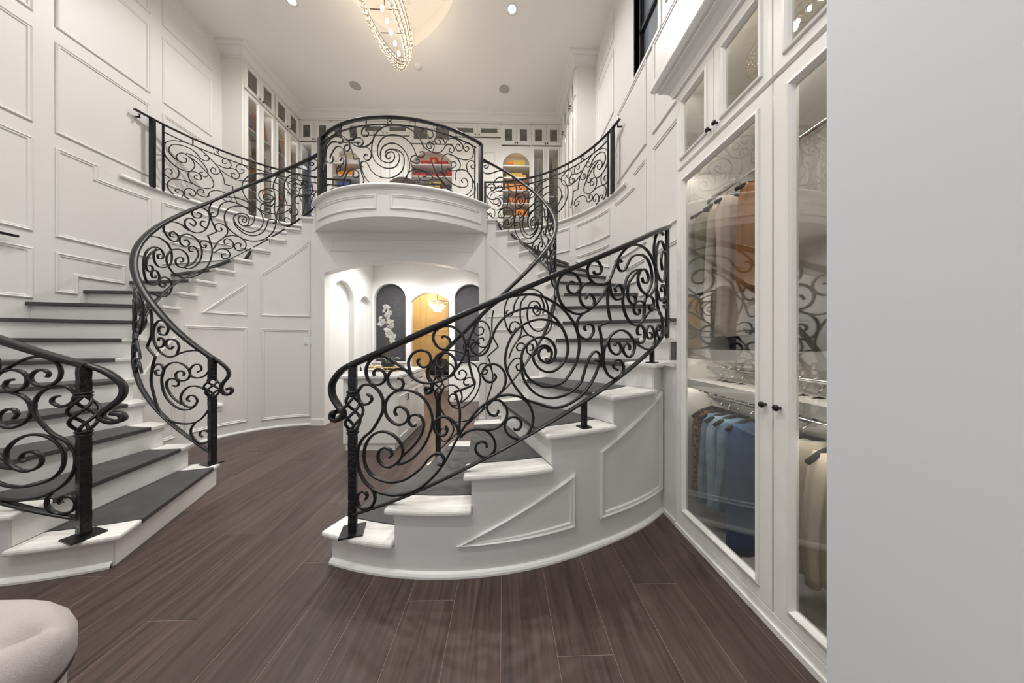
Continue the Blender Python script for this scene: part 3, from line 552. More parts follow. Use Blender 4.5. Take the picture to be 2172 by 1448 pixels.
  [(216.29,2.638),(216.72,2.679),(214.56,2.683),(212.63,2.645),(213.28,2.591),(215.85,2.578),(218.89,2.615),(219.98,2.679),(218.89,2.732),(216.29,2.768),(212.85,2.775),(209.44,2.757),(206.9,2.724)],
  [(207.26,2.503),(204.66,2.474),(205.4,2.434),(208.38,2.442),(209.87,2.503),(208.01,2.552),(203.91,2.549),(200.2,2.482)],
  [(252,3.317),(250.16,3.291),(251.47,3.242),(254.67,3.239),(256.57,3.295),(254.67,3.355),(249.9,3.385),(245.31,3.37),(241.83,3.305),(240.86,3.219),(240.37,3.145)],
  [(247.84,3.117),(246.06,3.143),(247.33,3.189),(250.42,3.166),(251.47,3.106),(247.33,3.064),(242.82,3.092),(240.13,3.175)],
  [(255.21,3.651),(252.53,3.686),(254.67,3.745),(259.64,3.714),(260.77,3.8),(256.85,3.872),(251.47,3.861),(247.33,3.773),(245.81,3.642),(246.31,3.498),(248.35,3.38)],
  [(240.37,3.217),(238.92,3.284),(239.4,3.471),(237.96,3.618),(239.89,3.751),(242.82,3.858)],
  [(267.88,4.085),(270.06,4.075),(269.12,4.038),(266.66,4.047),(266.05,4.094),(268.49,4.133),(272.29,4.118),(273.93,4.054),(272.29,3.991),(268.49,3.953),(264.85,3.95),(260.77,3.965),(256.3,3.981),(249.9,3.966),(245.31,3.906)],
  [(261.35,3.717),(263.09,3.735),(263.67,3.699),(261.35,3.679),(259.36,3.713),(260.2,3.768),(264.26,3.784),(267.88,3.734),(269.12,3.65),(266.66,3.574),(261.92,3.537),(256.85,3.549),(254.13,3.501),(254.67,3.439),(257.4,3.434)],
  [(233.25,3.451),(234.65,3.448),(233.72,3.403),(231.4,3.411),(231.86,3.464),(235.12,3.491),(237.96,3.464),(237.01,3.398),(233.25,3.36),(229.57,3.381),(228.2,3.454),(230.02,3.524),(234.18,3.558),(237.96,3.546)],
  [(232.79,3.236),(234.18,3.273),(236.06,3.261),(235.12,3.206),(232.79,3.185),(230.02,3.212),(229.57,3.291),(231.86,3.343),(236.06,3.322),(238.92,3.376)]],
 'balcony': [
  [(13.68,3.944),(15.34,3.957),(15.73,3.911),(13.96,3.871),(12.31,3.902),(10.94,4.002),(8.48,4.089),(5.19,4.136),(1.87,4.147),(-1.51,4.117),(-3.93,4.036),(-4.75,3.931),(-4.11,3.834),(-2.37,3.781),(0.19,3.758),(2.15,3.783),(2.98,3.845),(2.42,3.897),(1.03,3.908),(-0.38,3.886),(-0.66,3.842),(0.3,3.82),(1.42,3.838)],
  [(15.67,3.92),(15.51,4.026),(13.96,4.124),(11.21,4.215),(7.38,4.27),(2.42,4.278),(-2.08,4.25),(-5.28,4.169),(-7.07,4.049),(-7.38,3.909),(-5.88,3.784),(-2.66,3.702),(0.75,3.682),(3.53,3.715),(4.97,3.805),(4.75,3.884),(3.26,3.934),(0.75,3.944),(-0.94,3.912),(-1.11,3.851),(-0.09,3.805)],
  [(-3.24,3.816),(-3.35,3.904),(-2.08,3.982),(0.75,4.027),(4.09,4.018),(7.11,3.943),(8.92,3.834),(9.46,3.73),(8.48,3.612),(5.74,3.482)],
  [(0.75,3.944),(4.09,3.94),(6.56,3.88),(7.16,3.793),(6.29,3.668),(3.53,3.583),(0.19,3.548),(-3.82,3.568),(-7.38,3.646),(-9.21,3.746),(-10.78,3.791),(-12.52,3.783),(-12.72,3.74),(-11.62,3.718)],
  [(-10.34,4.213),(-9.03,4.191),(-9.34,4.143),(-11.23,4.137),(-12.39,4.18),(-11.74,4.248),(-9.84,4.273),(-7.5,4.248),(-6.29,4.17),(-6.89,4.075),(-8.9,4.015),(-12.07,3.993),(-15.41,4.026),(-18.62,4.097),(-21.29,4.166),(-24.59,4.235),(-28.75,4.262),(-33.67,4.25),(-37.23,4.188),(-38.12,4.056),(-36.24,3.921)],
  [(-16.45,4.236),(-16.45,4.191),(-18.03,4.204),(-18.62,4.255),(-17.02,4.275),(-15.2,4.229),(-15.2,4.158),(-17.16,4.115),(-20.51,4.137)],
  [(-13.85,4.075),(-14.52,4.043),(-13.38,4.013),(-11.87,4.031),(-11.62,4.08),(-13.05,4.125),(-15.75,4.138),(-18.99,4.121)],
  [(-25.2,4.215),(-23.31,4.181),(-23.31,4.131),(-25.47,4.13),(-28.26,4.187),(-32.48,4.199),(-36.24,4.148),(-36.94,4.023),(-33.67,3.922),(-30.6,3.911),(-29.97,3.969),(-31.92,4.016),(-32.72,3.978)],
  [(-19.74,4.065),(-21.68,4.064),(-22.08,4.013),(-20.12,3.978),(-18.76,4.018),(-18.99,4.1)],
  [(-19.74,4.123),(-17.74,3.976),(-16.31,3.84,1),(-13.58,3.84,1),(-13.05,3.714),(-12.07,3.605),(-11.23,3.532),(-12.07,3.45)],
  [(-9.34,3.87),(-10.34,3.89),(-11.23,3.849),(-9.84,3.801),(-8.11,3.823),(-7.68,3.901),(-9.21,3.975),(-11.74,3.997)],
  [(-31.92,4.016),(-27.77,4.096),(-23.73,4.053),(-21.52,3.937),(-21.05,3.808),(-22.08,3.689),(-24.59,3.647),(-27.02,3.696),(-26.83,3.777),(-25.47,3.812)],
  [(-25.47,3.785),(-26.83,3.786),(-26.64,3.748),(-24.85,3.735),(-24.59,3.796),(-22.9,3.82),(-22.49,3.872),(-23.73,3.902),(-24.85,3.871)],
  [(-16.59,3.649),(-17.02,3.607),(-15.06,3.581),(-13.85,3.611),(-14.72,3.677),(-17.52,3.702),(-20.51,3.67),(-22.08,3.581),(-23.31,3.498)],
  [(-12.72,3.731),(-11.74,3.639),(-9.96,3.542),(-7.38,3.47),(-5.28,3.441)],
  [(17.4,4.217),(17.74,4.17),(19.26,4.192),(19.65,4.244),(18.41,4.291),(16.17,4.286),(14.4,4.23),(13.96,4.141),(15.06,4.05),(17.57,3.994),(20.68,3.98),(23.57,4.028),(25.11,4.128),(24.28,4.199),(22.12,4.223),(20.56,4.184),(20.68,4.125),(22.29,4.115),(23.1,4.159),(22.12,4.174)],
  [(18.41,4.072),(18.97,4.044),(17.74,4.022),(16.73,4.055),(17.57,4.102),(19.26,4.109),(20.11,4.067),(19.54,3.995)],
  [(25.23,4.147),(26.55,4.225),(29.01,4.269),(31.87,4.265),(33.86,4.213),(33.19,4.139),(31.23,4.111),(30.27,4.153),(31.23,4.21),(32.53,4.201)],
  [(27.65,4.11),(27.04,4.067),(28.26,4.053),(29.51,4.103),(28.51,4.156),(26.25,4.148),(25.23,4.11)],
  [(35.21,4.201),(36.39,4.235),(37.24,4.208),(35.9,4.154),(34.39,4.178),(34.67,4.242),(36.6,4.295),(39.13,4.281),(40.02,4.206),(38.76,4.092),(35.56,4.024),(32.2,4.005),(29.01,4.018),(26.55,4.018),(24.46,3.97),(23.46,3.884),(23.87,3.76),(25.35,3.662),(28.39,3.603),(31.55,3.584),(34.87,3.606),(36.6,3.662),(36.11,3.728),(34.39,3.74),(33.19,3.694),(34.06,3.665)],
  [(28.39,3.86),(27.95,3.898),(29.51,3.93),(30.52,3.897),(29.26,3.847),(27.77,3.811)],
  [(27.16,4.018),(30.59,4.006),(32.59,3.937),(32.07,3.853),(29.95,3.804),(27.89,3.79),(26.25,3.807),(25.65,3.756),(26.55,3.708)],
  [(39.27,3.995),(38.39,3.958),(39.5,3.936),(41.01,3.994),(40.25,4.052),(37.67,4.034),(35.97,3.952),(36.6,3.863),(38.76,3.791),(40.63,3.715),(41.01,3.622),(39.13,3.534),(35.9,3.454)],
  [(30.27,3.666),(29.95,3.738),(31.23,3.816),(34.19,3.86),(37.31,3.843),(39.27,3.758),(39.13,3.64),(36.96,3.531),(33.52,3.47),(29.64,3.474),(25.95,3.537),(22.99,3.625)],
  [(18.97,3.842),(20.68,3.718),(22.99,3.607),(25.95,3.519),(27.77,3.459)],
  [(12.31,3.839),(13.41,3.836),(13.41,3.797),(12.04,3.78),(10.01,3.812),(10.39,3.866),(12.04,3.891),(13.96,3.874)],
  [(9.79,3.82),(10.39,3.734),(12.31,3.703),(15.62,3.696),(18.41,3.658),(20.39,3.607),(22.41,3.618),(24.28,3.668),(23.87,3.723),(22.12,3.725),(20.96,3.675),(21.83,3.644)],
  [(8.48,3.498),(8.2,3.585),(9.57,3.66),(12.31,3.703)],
  [(15.06,3.604),(16.45,3.62),(16.62,3.666),(14.79,3.683),(13.41,3.631),(13.68,3.57),(16.17,3.556),(19.54,3.602)],
  [(12.58,3.526),(13.41,3.507),(12.31,3.476),(11.32,3.511),(12.31,3.552),(13.96,3.539)],
  [(17.96,3.503),(17.4,3.535),(18.69,3.557),(19.99,3.515),(19.99,3.464)],
  [(25.47,3.515),(25.35,3.548),(26.85,3.563),(27.89,3.525),(27.16,3.473)]],
 'guard': [
  [(203.43,4.011),(204.34,4.017),(204.34,3.967),(203.05,3.929),(201.64,3.951),(201.52,4.01),(203.05,4.072),(204.86,4.065),(206.44,4.02),(206.97,3.953),(205.91,3.864),(204.34,3.828),(202.28,3.827),(199.5,3.871),(198.02,3.937),(197.53,4.022),(198.26,4.122),(200.25,4.193),(202.79,4.235),(205.91,4.258),(208.58,4.242),(211.31,4.178),(213.54,4.112),(215.25,4.034),(214.67,3.97),(212.98,3.942),(212.14,3.981),(212.7,4.031),(213.68,4.028),(213.68,3.987)],
  [(203.3,3.934),(201.26,3.943),(199.5,3.992),(199.13,4.045),(200,4.124),(202.28,4.174),(205.38,4.19),(207.5,4.156),(208.85,4.105),(210.48,4.096),(211.58,4.143),(211.03,4.192),(209.93,4.171)],
  [(204.34,4.092),(206.7,4.102),(209.12,4.058),(210.76,3.983),(211.31,3.901),(210.48,3.847),(209.12,3.85),(208.58,3.879),(209.53,3.909)],
  [(205.38,4.063),(207.77,4.02),(210.21,3.947),(212.14,3.875),(213.12,3.798),(212.7,3.724),(210.76,3.674),(208.31,3.661),(205.91,3.692),(204.99,3.765),(205.12,3.824),(206.44,3.86),(208.31,3.862),(209.12,3.811),(208.58,3.769),(207.24,3.766),(206.84,3.797),(207.77,3.826)],
  [(199.5,3.695),(200.13,3.725),(199.63,3.764),(198.26,3.744),(197.65,3.69),(198.51,3.647),(200.25,3.648),(201.77,3.694),(202.15,3.775),(201.77,3.818)],
  [(201.9,3.468),(201.01,3.484),(201.52,3.517),(203.05,3.518),(203.56,3.477),(203.05,3.437)],
  [(200.51,3.427),(199.01,3.475),(198.63,3.541),(199.75,3.621),(201.77,3.663),(204.34,3.678),(206.44,3.675)],
  [(205.38,3.518),(205.91,3.489),(206.97,3.505),(207.24,3.56),(205.91,3.59),(204.6,3.575),(203.69,3.516),(204.08,3.447),(205.38,3.43)],
  [(209.39,3.581),(209.93,3.603),(209.39,3.64),(208.04,3.612),(207.77,3.556),(209.12,3.531),(210.76,3.543),(211.45,3.586)],
  [(211.58,3.562),(211.58,3.615),(212.98,3.675),(215.25,3.703),(217.56,3.688),(219.03,3.639),(218.44,3.576),(216.69,3.58),(216.11,3.62),(217.27,3.643)],
  [(215.39,4.023),(216.4,3.93),(216.83,3.835,1),(219.62,3.842,1),(219.77,3.774),(220.37,3.671),(221.43,3.573)],
  [(217.71,4.198),(216.83,4.169),(215.96,4.182),(216.4,4.237),(217.85,4.249),(219.03,4.193),(218.44,4.121),(216.69,4.099),(214.11,4.109)],
  [(222.49,4.164),(223.72,4.168),(223.26,4.119),(221.73,4.096),(220.82,4.152),(221.43,4.224),(223.26,4.246),(225.43,4.208),(227.01,4.158),(226.69,4.082),(225.12,4.01),(222.95,3.98),(220.52,3.973),(217.56,4.004),(215.39,4.043)],
  [(220.52,4.057),(219.33,4.052),(219.03,4.013),(220.22,3.982),(221.73,4.012),(221.88,4.084),(220.52,4.133),(218.44,4.121)]]}

def catmull(P, m=5):
    """smooth a control polyline; points flagged with a third value stay sharp"""
    segs, cur = [], []
    for p in P:
        cur.append(p[:2])
        if len(p) > 2: segs.append(cur); cur = [p[:2]]
    if len(cur) > 1: segs.append(cur)
    out = []
    for q in segs:
        n = len(q)
        if n < 2: continue
        for i in range(n-1):
            p0 = q[i-1] if i else (2*q[0][0]-q[1][0], 2*q[0][1]-q[1][1]); p1, p2 = q[i], q[i+1]
            p3 = q[i+2] if i+2 < n else (2*q[-1][0]-q[-2][0], 2*q[-1][1]-q[-2][1])
            for k in range(m):
                t = k/m; t2, t3 = t*t, t*t*t
                out.append(tuple(.5*((2*p1[c])+(-p0[c]+p2[c])*t+(2*p0[c]-5*p1[c]+4*p2[c]-p3[c])*t2+(-p0[c]+3*p1[c]-3*p2[c]+p3[c])*t3) for c in (0,1)))
        out.append(q[-1])
    res = [out[0]]
    for p in out[1:]:
        if abs(p[0]-res[-1][0])+abs(p[1]-res[-1][1]) > 1e-4: res.append(p)
    return res
def stair_surf(s, R):
    def f(t, z):
        r = R(t) if callable(R) else R
        p = pt(s, r, t, z); q = pt(s, r+1, t, z); return p, (q[0]-p[0], q[1]-p[1], 0)
    return f
def balc_surf(R):
    def f(t, z):
        a = rad(t); return (BC[0]+R*sin(a), BC[1]-R*cos(a), z), (sin(a), -cos(a), 0)
    return f
BAR = [(-.010,-.004),(-.007,-.0065),(.007,-.0065),(.010,-.004),(.010,.004),(.007,.0065),(-.007,.0065),(-.010,.004)]
def bar(path, surf, name, parent, prof=BAR, m=5, mt=None, k=1):
    c = catmull(path, m); pts, nr = [], []
    for t, z in c:
        p, n = surf(t, z); pts.append(p); nr.append(n)
    pf = [(a*k, b*k) for a, b in prof]
    o0 = parent.location
    mb = MB().sweep(pts, nr, pf); mb.v = [(v[0]-o0[0], v[1]-o0[1], v[2]-o0[2]) for v in mb.v]
    return mb.build(name, mt or IRON, parent, fixn=False)
HAND = [(-.026,-.010),(-.022,-.017),(-.012,-.020),(.012,-.020),(.022,-.017),(.026,-.010),(.026,.004),(.020,.012),(-.020,.012),(-.026,.004)]
HANDF = [(a,-b) for a, b in HAND]
FLAT = [(-.017,-.005),(.017,-.005),(.017,.005),(-.017,.005)]
def lin(tab, t):
    if t <= tab[0][0]: i = 0
    else:
        i = len(tab)-2
        for k in range(len(tab)-1):
            if tab[k][0] <= t <= tab[k+1][0]: i = k; break
    (a, za), (b, zb) = tab[i], tab[i+1]; return za+(zb-za)*(t-a)/(b-a)
def post(x, y, z0, z1, w, parent, name='post', rz=0, mt=None, plate=0):
    o0 = parent.location; c, s_ = cos(rz), sin(rz); h = w/2
    nn = max(2, int((z1-z0)/.03)) if mt is IRONB else 1
    mb = MB(); rows = []
    for i in range(nn+1):
        z = z0+(z1-z0)*i/nn; hh = h*(1+(random.uniform(-.05,.05) if mt is IRONB else 0))
        rows.append([(x-o0[0]+c*a-s_*b, y-o0[1]+s_*a+c*b, z-o0[2]) for a, b in ((-hh,-hh),(hh,-hh),(hh,hh),(-hh,hh))])
    n0 = len(mb.v); mb.grid(rows, nn+1, 4, cv=True, smooth=False); mb.f += [(0,3,2,1), tuple(nn*4+k for k in (0,1,2,3))]; mb.sm += [False]*2
    p = mb.build(name, mt or IRON, parent)
    if plate:
        mb = MB(); hp = plate/2
        vv = [(x-o0[0]+c*a-s_*b, y-o0[1]+s_*a+c*b, zz-o0[2]) for zz in (z0,z0+.008) for a, b in ((-hp,-hp),(hp,-hp),(hp,hp),(-hp,hp))]
        mb.add(vv, [(0,3,2,1),(4,5,6,7),(0,1,5,4),(1,2,6,5),(2,3,7,6),(3,0,4,7)]).build('base_plate', IRON, p)
    return p
def newel(x, y, z0, ztop, zb0, zb1, w, parent, rz):
    o0 = parent.location; root = post(x, y, z0, zb0, w, parent, 'newel_post', rz, IRONB, plate=.125)
    post(x, y, zb1, ztop, w, parent, 'newel_post', rz, IRONB)
    for k in range(4):       # twisted basket bars
        path = []
        for i in range(17):
            u = i/16; r = .012+.042*sin(pi*u)**.8; a = k*pi/2+u*pi*1.25
            path.append((x-o0[0]+r*cos(a), y-o0[1]+r*sin(a), zb0+(zb1-zb0)*u-o0[2]))
        MB().tube(path, .0085, 8).build('basket_bar', IRON, parent)
    for zc in (zb0-.004, zb1+.004):
        for d in (-.009, .009):
            MB().lathe([(.0,-.007),(.030,-.007),(.034,-.003),(.034,.003),(.030,.007),(0,.007)], (x-o0[0], y-o0[1], zc+d-o0[2]), 14).build('collar', IRON, parent)
OUT_HR = [(72.9,1.165),(75.8,1.20),(83.0,1.308),(93.84,1.475),(108.6,1.706),(115.9,1.816),(124.6,1.955),(131.5,2.07),(135.5,2.139),(139.7,2.202),(142.6,2.241),(147.5,2.305)]
OUT_BB = [(73.5,.293),(82.7,.42),(90.7,.552),(98.6,.679),(106.8,.81),(113.8,.911),(121.2,1.023),(128.2,1.15),(133.4,1.233),(137.5,1.304),(141.6,1.388),(147.5,1.50)]
INN_HR = [(70.9,1.145),(75.9,1.214),(83.3,1.33),(91.5,1.461),(98.3,1.587),(178,2.82),(198.9,3.158),(213.4,3.417),(231.8,3.705),(245,3.902),(259.6,4.074),(273,4.20)]
INN_BB = [(72.4,.289),(79.5,.407),(91.5,.582),(102.3,.746),(112.8,.896),(174.9,1.988),(193,2.231),(207.6,2.404),(225.5,2.678),(245,2.992),(259.6,3.22),(272,3.40)]
VOL_O = [(72.96, 1.165), (70.62, 1.118), (68.88, 1.048), (68.88, 0.98), (70.19, 0.921), (71.25, 0.885), (71.14, 0.851), (69.87, 0.828), (68.65, 0.841), (68.88, 0.873), (69.98, 0.887)]
VOL_I = [(70.9, 1.145), (67.93, 1.099), (65.72, 1.054), (64.74, 1.01), (65.23, 0.967), (66.95, 0.925), (67.93, 0.883), (67.69, 0.84), (65.97, 0.811), (64.01, 0.813), (63.02, 0.845), (64.01, 0.868), (65.72, 0.859)]
def dense(tab, st=3.0):
    n = int((tab[-1][0]-tab[0][0])/st)+1; ts = [tab[0][0]+(tab[-1][0]-tab[0][0])*i/n for i in range(n+1)]
    zs = [lin(tab, t) for t in ts]
    for _ in range(3): zs = [zs[0]]+[(zs[i-1]+2*zs[i]+zs[i+1])/4 for i in range(1, n)]+[zs[-1]]
    return list(zip(ts, zs))
def stair_rail(s, which, label):
    root = empty('stair_railing', CEN[s][:2]+(0,)); tag(root, label, 'railing')
    R = rout if which == 'outer' else (lambda t: RIN); surf = stair_surf(s, R)
    flip = (s == 'R')
    hp = HAND if not flip else HANDF
    HR, BB = (OUT_HR, OUT_BB) if which == 'outer' else (INN_HR, INN_BB)
    if which == 'inner' and s == 'L': HR, BB = HR+[(281,4.27)], BB+[(280,3.44)]
    hr = bar(dense(HR), surf, 'handrail', root, hp, m=2)
    bar(VOL_O if which == 'outer' else VOL_I, surf, 'volute', hr, hp, m=6, k=.8); hr.children[-1].data.transform(Matrix.Translation((-CEN[s][0],-CEN[s][1],0)))
    bar(dense(BB), surf, 'bottom_rail', root, FLAT, m=2)
    for p in SCROLLS[which]: bar(p, surf, 'scroll', root, k=1.0 if which == 'outer' else .95)
    tn = 73.3 if which == 'outer' else 71.6
    x, y, _ = pt(s, R(tn), tn, 0)
    zb = (.782,.994) if which == 'outer' else (.79,.97)
    newel(x, y, RISE, lin(HR, tn)-.015, zb[0], zb[1], .043 if which == 'outer' else .045, root, rad(tn)*(1 if s == 'L' else -1))
    posts = ((114.5,4),(134,6)) if which == 'outer' else ()
    for t, k in posts:
        x, y, _ = pt(s, R(t), t, 0); k = step_at(t)
        post(x, y, RISE*k, lin(BB, t), .028, root, 'post', rad(t), plate=.07)
    if which == 'outer':
        for t in (143.6, 147):
            x, y, _ = pt(s, R(t), t, 0); post(x, y, RISE*7, lin(HR, t), .022, root, 'post', rad(t))
    return root
stair_rail('R', 'outer', 'black scrolled iron railing on the outer edge of the stair beside the wardrobe')
stair_rail('L', 'outer', 'black scrolled iron railing on the outer edge of the stair behind the pale ottoman')
stair_rail('R', 'inner', 'black scrolled iron railing on the inner curve of the stair beside the wardrobe')
stair_rail('L', 'inner', 'black scrolled iron railing on the inner curve of the stair by the light switch wall')
# ---- balcony railing
br = empty('balcony_railing', (BC[0], BC[1]-1.76, ZM)); tag(br, 'bowed black iron balcony railing with a great central spiral', 'railing')
sb = balc_surf(1.76); FA, FB = -41.5, 44.5
bar([(FA+(FB-FA)*i/14, 4.39) for i in range(15)], sb, 'handrail', br, HANDF, m=3)
bar([(FA+1+(FB-FA-4)*i/14, 4.288) for i in range(15)], sb, 'top_bar', br, BAR, m=3)
for p in SCROLLS['balcony']: bar(p, sb, 'scroll', br, k=.88)
for t in (-35.5,-10.1,11.8,30.5): bar([(t,4.29),(t,4.38)], sb, 'strut', br)
CUR = [(-.9,.05),(-1.1,.075),(-.3,.088),(.6,.07),(.4,.05),(-.2,.045),(.6,.035),(.9,.015),(.1,.002),(-.9,.012),(-.8,.028)]
for t in (-24.5,.8,21): bar([(t+a, 4.288+b) for a, b in CUR], sb, 'scroll', br, k=.7)
for t, wd in ((-41.5,.10),(44.5,.055)):
    p, n = sb(t, 0); post(p[0], p[1], ZM, 4.385, wd, br, 'newel_post', rad(t))
p, n = sb(40.7, 0); post(p[0], p[1], ZM, 4.29, .016, br, 'baluster', rad(40.7))
p, n = sb(42.4, 0); post(p[0], p[1], ZM, 3.75, .012, br, 'baluster', rad(42))
spi = [(a, b) for a, b in [(-39.9,4.25)]]
bar([(-39.6,4.18),(-38.4,4.20),(-38.2,4.1),(-39.4,4.06),(-39.8,3.95),(-38.9,3.86),(-38.2,3.93),(-38.8,3.98)], sb, 'scroll', br, k=.8)
bar([(-39.6,3.80),(-38.4,3.82),(-38.2,3.72),(-39.4,3.66),(-39.8,3.56),(-38.9,3.5),(-38.2,3.57),(-38.8,3.6)], sb, 'scroll', br, k=.8)
# ---- mezzanine guards
def guard(s, label):
    root = empty('guard_railing', CEN[s][:2]+(ZM,)); tag(root, label, 'railing')
    surf = stair_surf(s, RG); hp = HAND if s == 'L' else HANDF
    bar([(189.4+82.6*i/14, 4.362) for i in range(15)], surf, 'handrail', root, [(a*.75,b*.7) for a, b in hp], m=3)
    bar([(197.3+73*i/14, 4.254) for i in range(15)], surf, 'top_bar', root, BAR, m=3)
    for p in SCROLLS['guard']:
        bar(p, surf, 'scroll', root, k=.85); bar([(468-q[0],)+tuple(q[1:]) for q in p], surf, 'scroll', root, k=.85)
    sp = [(234+13*(1-i/34)*cos(i*.62), 3.86+.40*(1-i/34)*sin(i*.62)) for i in range(31)]
    bar(sp, surf, 'scroll', root, m=3)
    for t in (206.4,222.9,245,262): bar([(t,4.25),(t,4.355)], surf, 'strut', root)
    for t in (214.1,233.5,254): bar([(t+a*.95, 4.256+b*1.15) for a, b in CUR], surf, 'scroll', root, k=.7)
    for t, wd in ((194.4,.045),(271.5,.045)):
        x, y, _ = pt(s, RG, t, 0); post(x, y, ZM, 4.36, wd, root, 'post', rad(t))
    x, y, _ = pt(s, RG, 197.5, 0); post(x, y, ZM, 4.36, .018, root, 'baluster', rad(17))
    # wall bracket at the end
    p = pt(s, RG, 190.8, 4.33); q = pt(s, RG+.06, 190.8, 4.30); o0 = root.location
    MB().tube([(p[0]-o0[0],p[1]-o0[1],p[2]-ZM),(p[0]-o0[0],p[1]-o0[1],p[2]-.04-ZM),(q[0]-o0[0],q[1]-o0[1],q[2]-ZM)], .012, 8).build('wall_bracket', IRON, root)
guard('L', 'black scrolled guard railing along the upstairs edge below the tall cabinets with orange clothes')
guard('R', 'black scrolled guard railing along the upstairs edge below the high window')
# ---- short wall rail at the lower left wall
hrw = empty('wall_handrail', (WL, 2.6, 2.35)); tag(hrw, 'short black handrail bracketed to the panelled wall above the stair', 'handrail')
MB().box(.05, .085, -1.1, .40, -.012, .012).build('rail', IRON, hrw, bevel=.006)
for y in (-.7, .20): MB().tube([(.0,y,-.06),(.05,y,-.06),(.067,y,-.04),(.067,y,-.01)], .011, 8).lathe([(0,0),(.03,0),(.03,.008),(0,.008)], (.0,y,-.065), 12).build('bracket', IRON, hrw)
# ================================================================ CABINETS (local: x along width, front at y=0 facing -y, depth +y)
FILLM = mat('led_strip', (1,1,1), .5, emit=((1,.93,.82), 6))
def added_fill(parent, x0, x1, y, z, e):  # glowing strip and lamp added to brighten the dark cabinet interiors
    MB().box(x0, x1, y-.006, y+.006, z-.006, z).build('led_strip', FILLM, parent)
    l = bpy.data.lights.new('led', 'AREA'); l.shape = 'RECTANGLE'; l.size = x1-x0; l.size_y = .012; l.energy = e; l.color = (1,.94,.86)
    o = bpy.data.objects.new('led', l); COL.objects.link(o); o.parent = parent; o.location = ((x0+x1)/2, y, z-.01); o.rotation_euler = (rad(25),0,0)
KNOBM = MB().lathe([(0,-.0),(.006,0),(.006,.012),(.013,.016),(.015,.022),(.012,.028),(0,.030)], (0,0,0), 12)
KNOBM.v = [(v[0], -v[2], v[1]) for v in KNOBM.v]
_k = KNOBM.build('knob', IRON); KNOB = _k.data; bpy.data.objects.remove(_k)
def door(parent, x0, x1, z0, z1, kind='glass', knob=None, st=.055, m=CAB, yoff=0):
    d = empty('door', (x0, yoff, z0), parent=parent); w_, h_ = x1-x0, z1-z0
    g = .002
    mb = MB(); a, b = st, st
    mb.box(g, a, -.022, 0, g, h_-g); mb.box(w_-a, w_-g, -.022, 0, g, h_-g); mb.box(a, w_-a, -.022, 0, g, b); mb.box(a, w_-a, -.022, 0, h_-b, h_-g)
    d2 = mb.build('door', m, parent); d2.location = (x0, yoff, z0); bpy.data.objects.remove(d); d = d2
    frame([(a-.012,b-.012),(w_-a+.012,b-.012),(w_-a+.012,h_-b+.012),(a-.012,h_-b+.012)], lambda u, v, q: (u, -.022-q, v), m, 'moulding', d, prof=[(0,0),(.003,.010),(.014,.012),(.022,.004),(.030,-.008),(.030,-.02)])
    if kind == 'glass': MB().box(a-.004, w_-a+.004, -.012, -.008, b-.004, h_-b+.004).build('pane', GLASS, d)
    else: MB().box(a-.004, w_-a+.004, -.012, -.004, b-.004, h_-b+.004).build('panel', m, d)
    if knob:
        o = bpy.data.objects.new('knob', KNOB); COL.objects.link(o); o.parent = d; o.location = (knob[0]*w_ if 0 <= knob[0] <= 1 else 0, -.022, knob[1])
    return d
def carcass(parent, w_, d, z0, z1, shelves=(), inner=CABIN, t=.02, m=CAB, y0=0):
    mb = MB(); mb.box(0, t, y0, d, z0, z1); mb.box(w_-t, w_, y0, d, z0, z1); mb.box(t, w_-t, y0, d, z0, z0+t); mb.box(t, w_-t, y0, d, z1-t, z1)
    mb.build('body', m, parent); MB().box(t, w_-t, d-.012, d, z0+t, z1-t).build('back_panel', inner, parent)
    for z in shelves: MB().box(t, w_-t, .03, d-.013, z, z+.022).build('shelf', TRIM, parent)
def stuff_colors(i): return [(.02,.02,.025),(.35,.12,.03),(.1,.08,.07),(.45,.2,.05),(.2,.2,.22),(.3,.05,.05),(.05,.08,.15),(.35,.3,.25)][i % 8]
# ---- upstairs side runs
ZS = 5.75
GARN = [0]
def hang_mesh(w_, h_, t, seed, flare=0.0, waist=0.0, folds=3):
    rnd = random.Random(seed); nu, nv = 44, 14; rows = []
    ph = [rnd.uniform(0, 6.28) for _ in range(4)]
    for i in range(nu):
        a = 2*pi*i/nu; row = []
        for j in range(nv+1):
            v = j/nv; z = -h_*v; ww = w_/2*(1-waist*(1-min(1,v*5))**2+flare*v)
            fold = 1+.26*sin((folds+2)*a+ph[0]+2.2*v)*min(1, .3+v*1.5)+.20*sin(9*a+ph[1]+3*v)
            tt = t/2*(.75+.35*v)*fold; ca, sa = cos(a), sin(a)
            x = ww*math.copysign(abs(ca)**.75, ca)+.008*sin(5*v+ph[2]); y = tt*math.copysign(abs(sa)**.8, sa)+.010*sin(4*v+ph[3])*v
            row.append((x, y, z+(.012*sin(3*a+ph[2]) if j == nv else 0)))
        rows.append(row)
    mb = MB(); mb.grid(rows, nu, nv+1, cu=True); n = nv+1
    mb.f += [tuple(i*n for i in range(nu)), tuple(i*n+nv for i in range(nu))]; mb.sm += [False, False]
    return mb
def garment(name, label, cat, loc, rz, w_, h_, t, m, seed, group=None, **k):
    o = hang_mesh(w_, h_, t, seed, **k).build(name, m); o.location = loc; o.rotation_euler = (0,0,rz); tag(o, label, cat, group); return o
def fab(name, c, c2=None): return mat(name, c, .85, bump=(220,.12), var=(14,c2) if c2 else None, sheen=.15)
SIDE = {'L': ('tall glass cabinet upstairs on the plain wall', XL, 1), 'R': ('tall glass cabinet upstairs on the window wall', XR, -1)}
place = ['nearest the guard post', 'next to the corner']
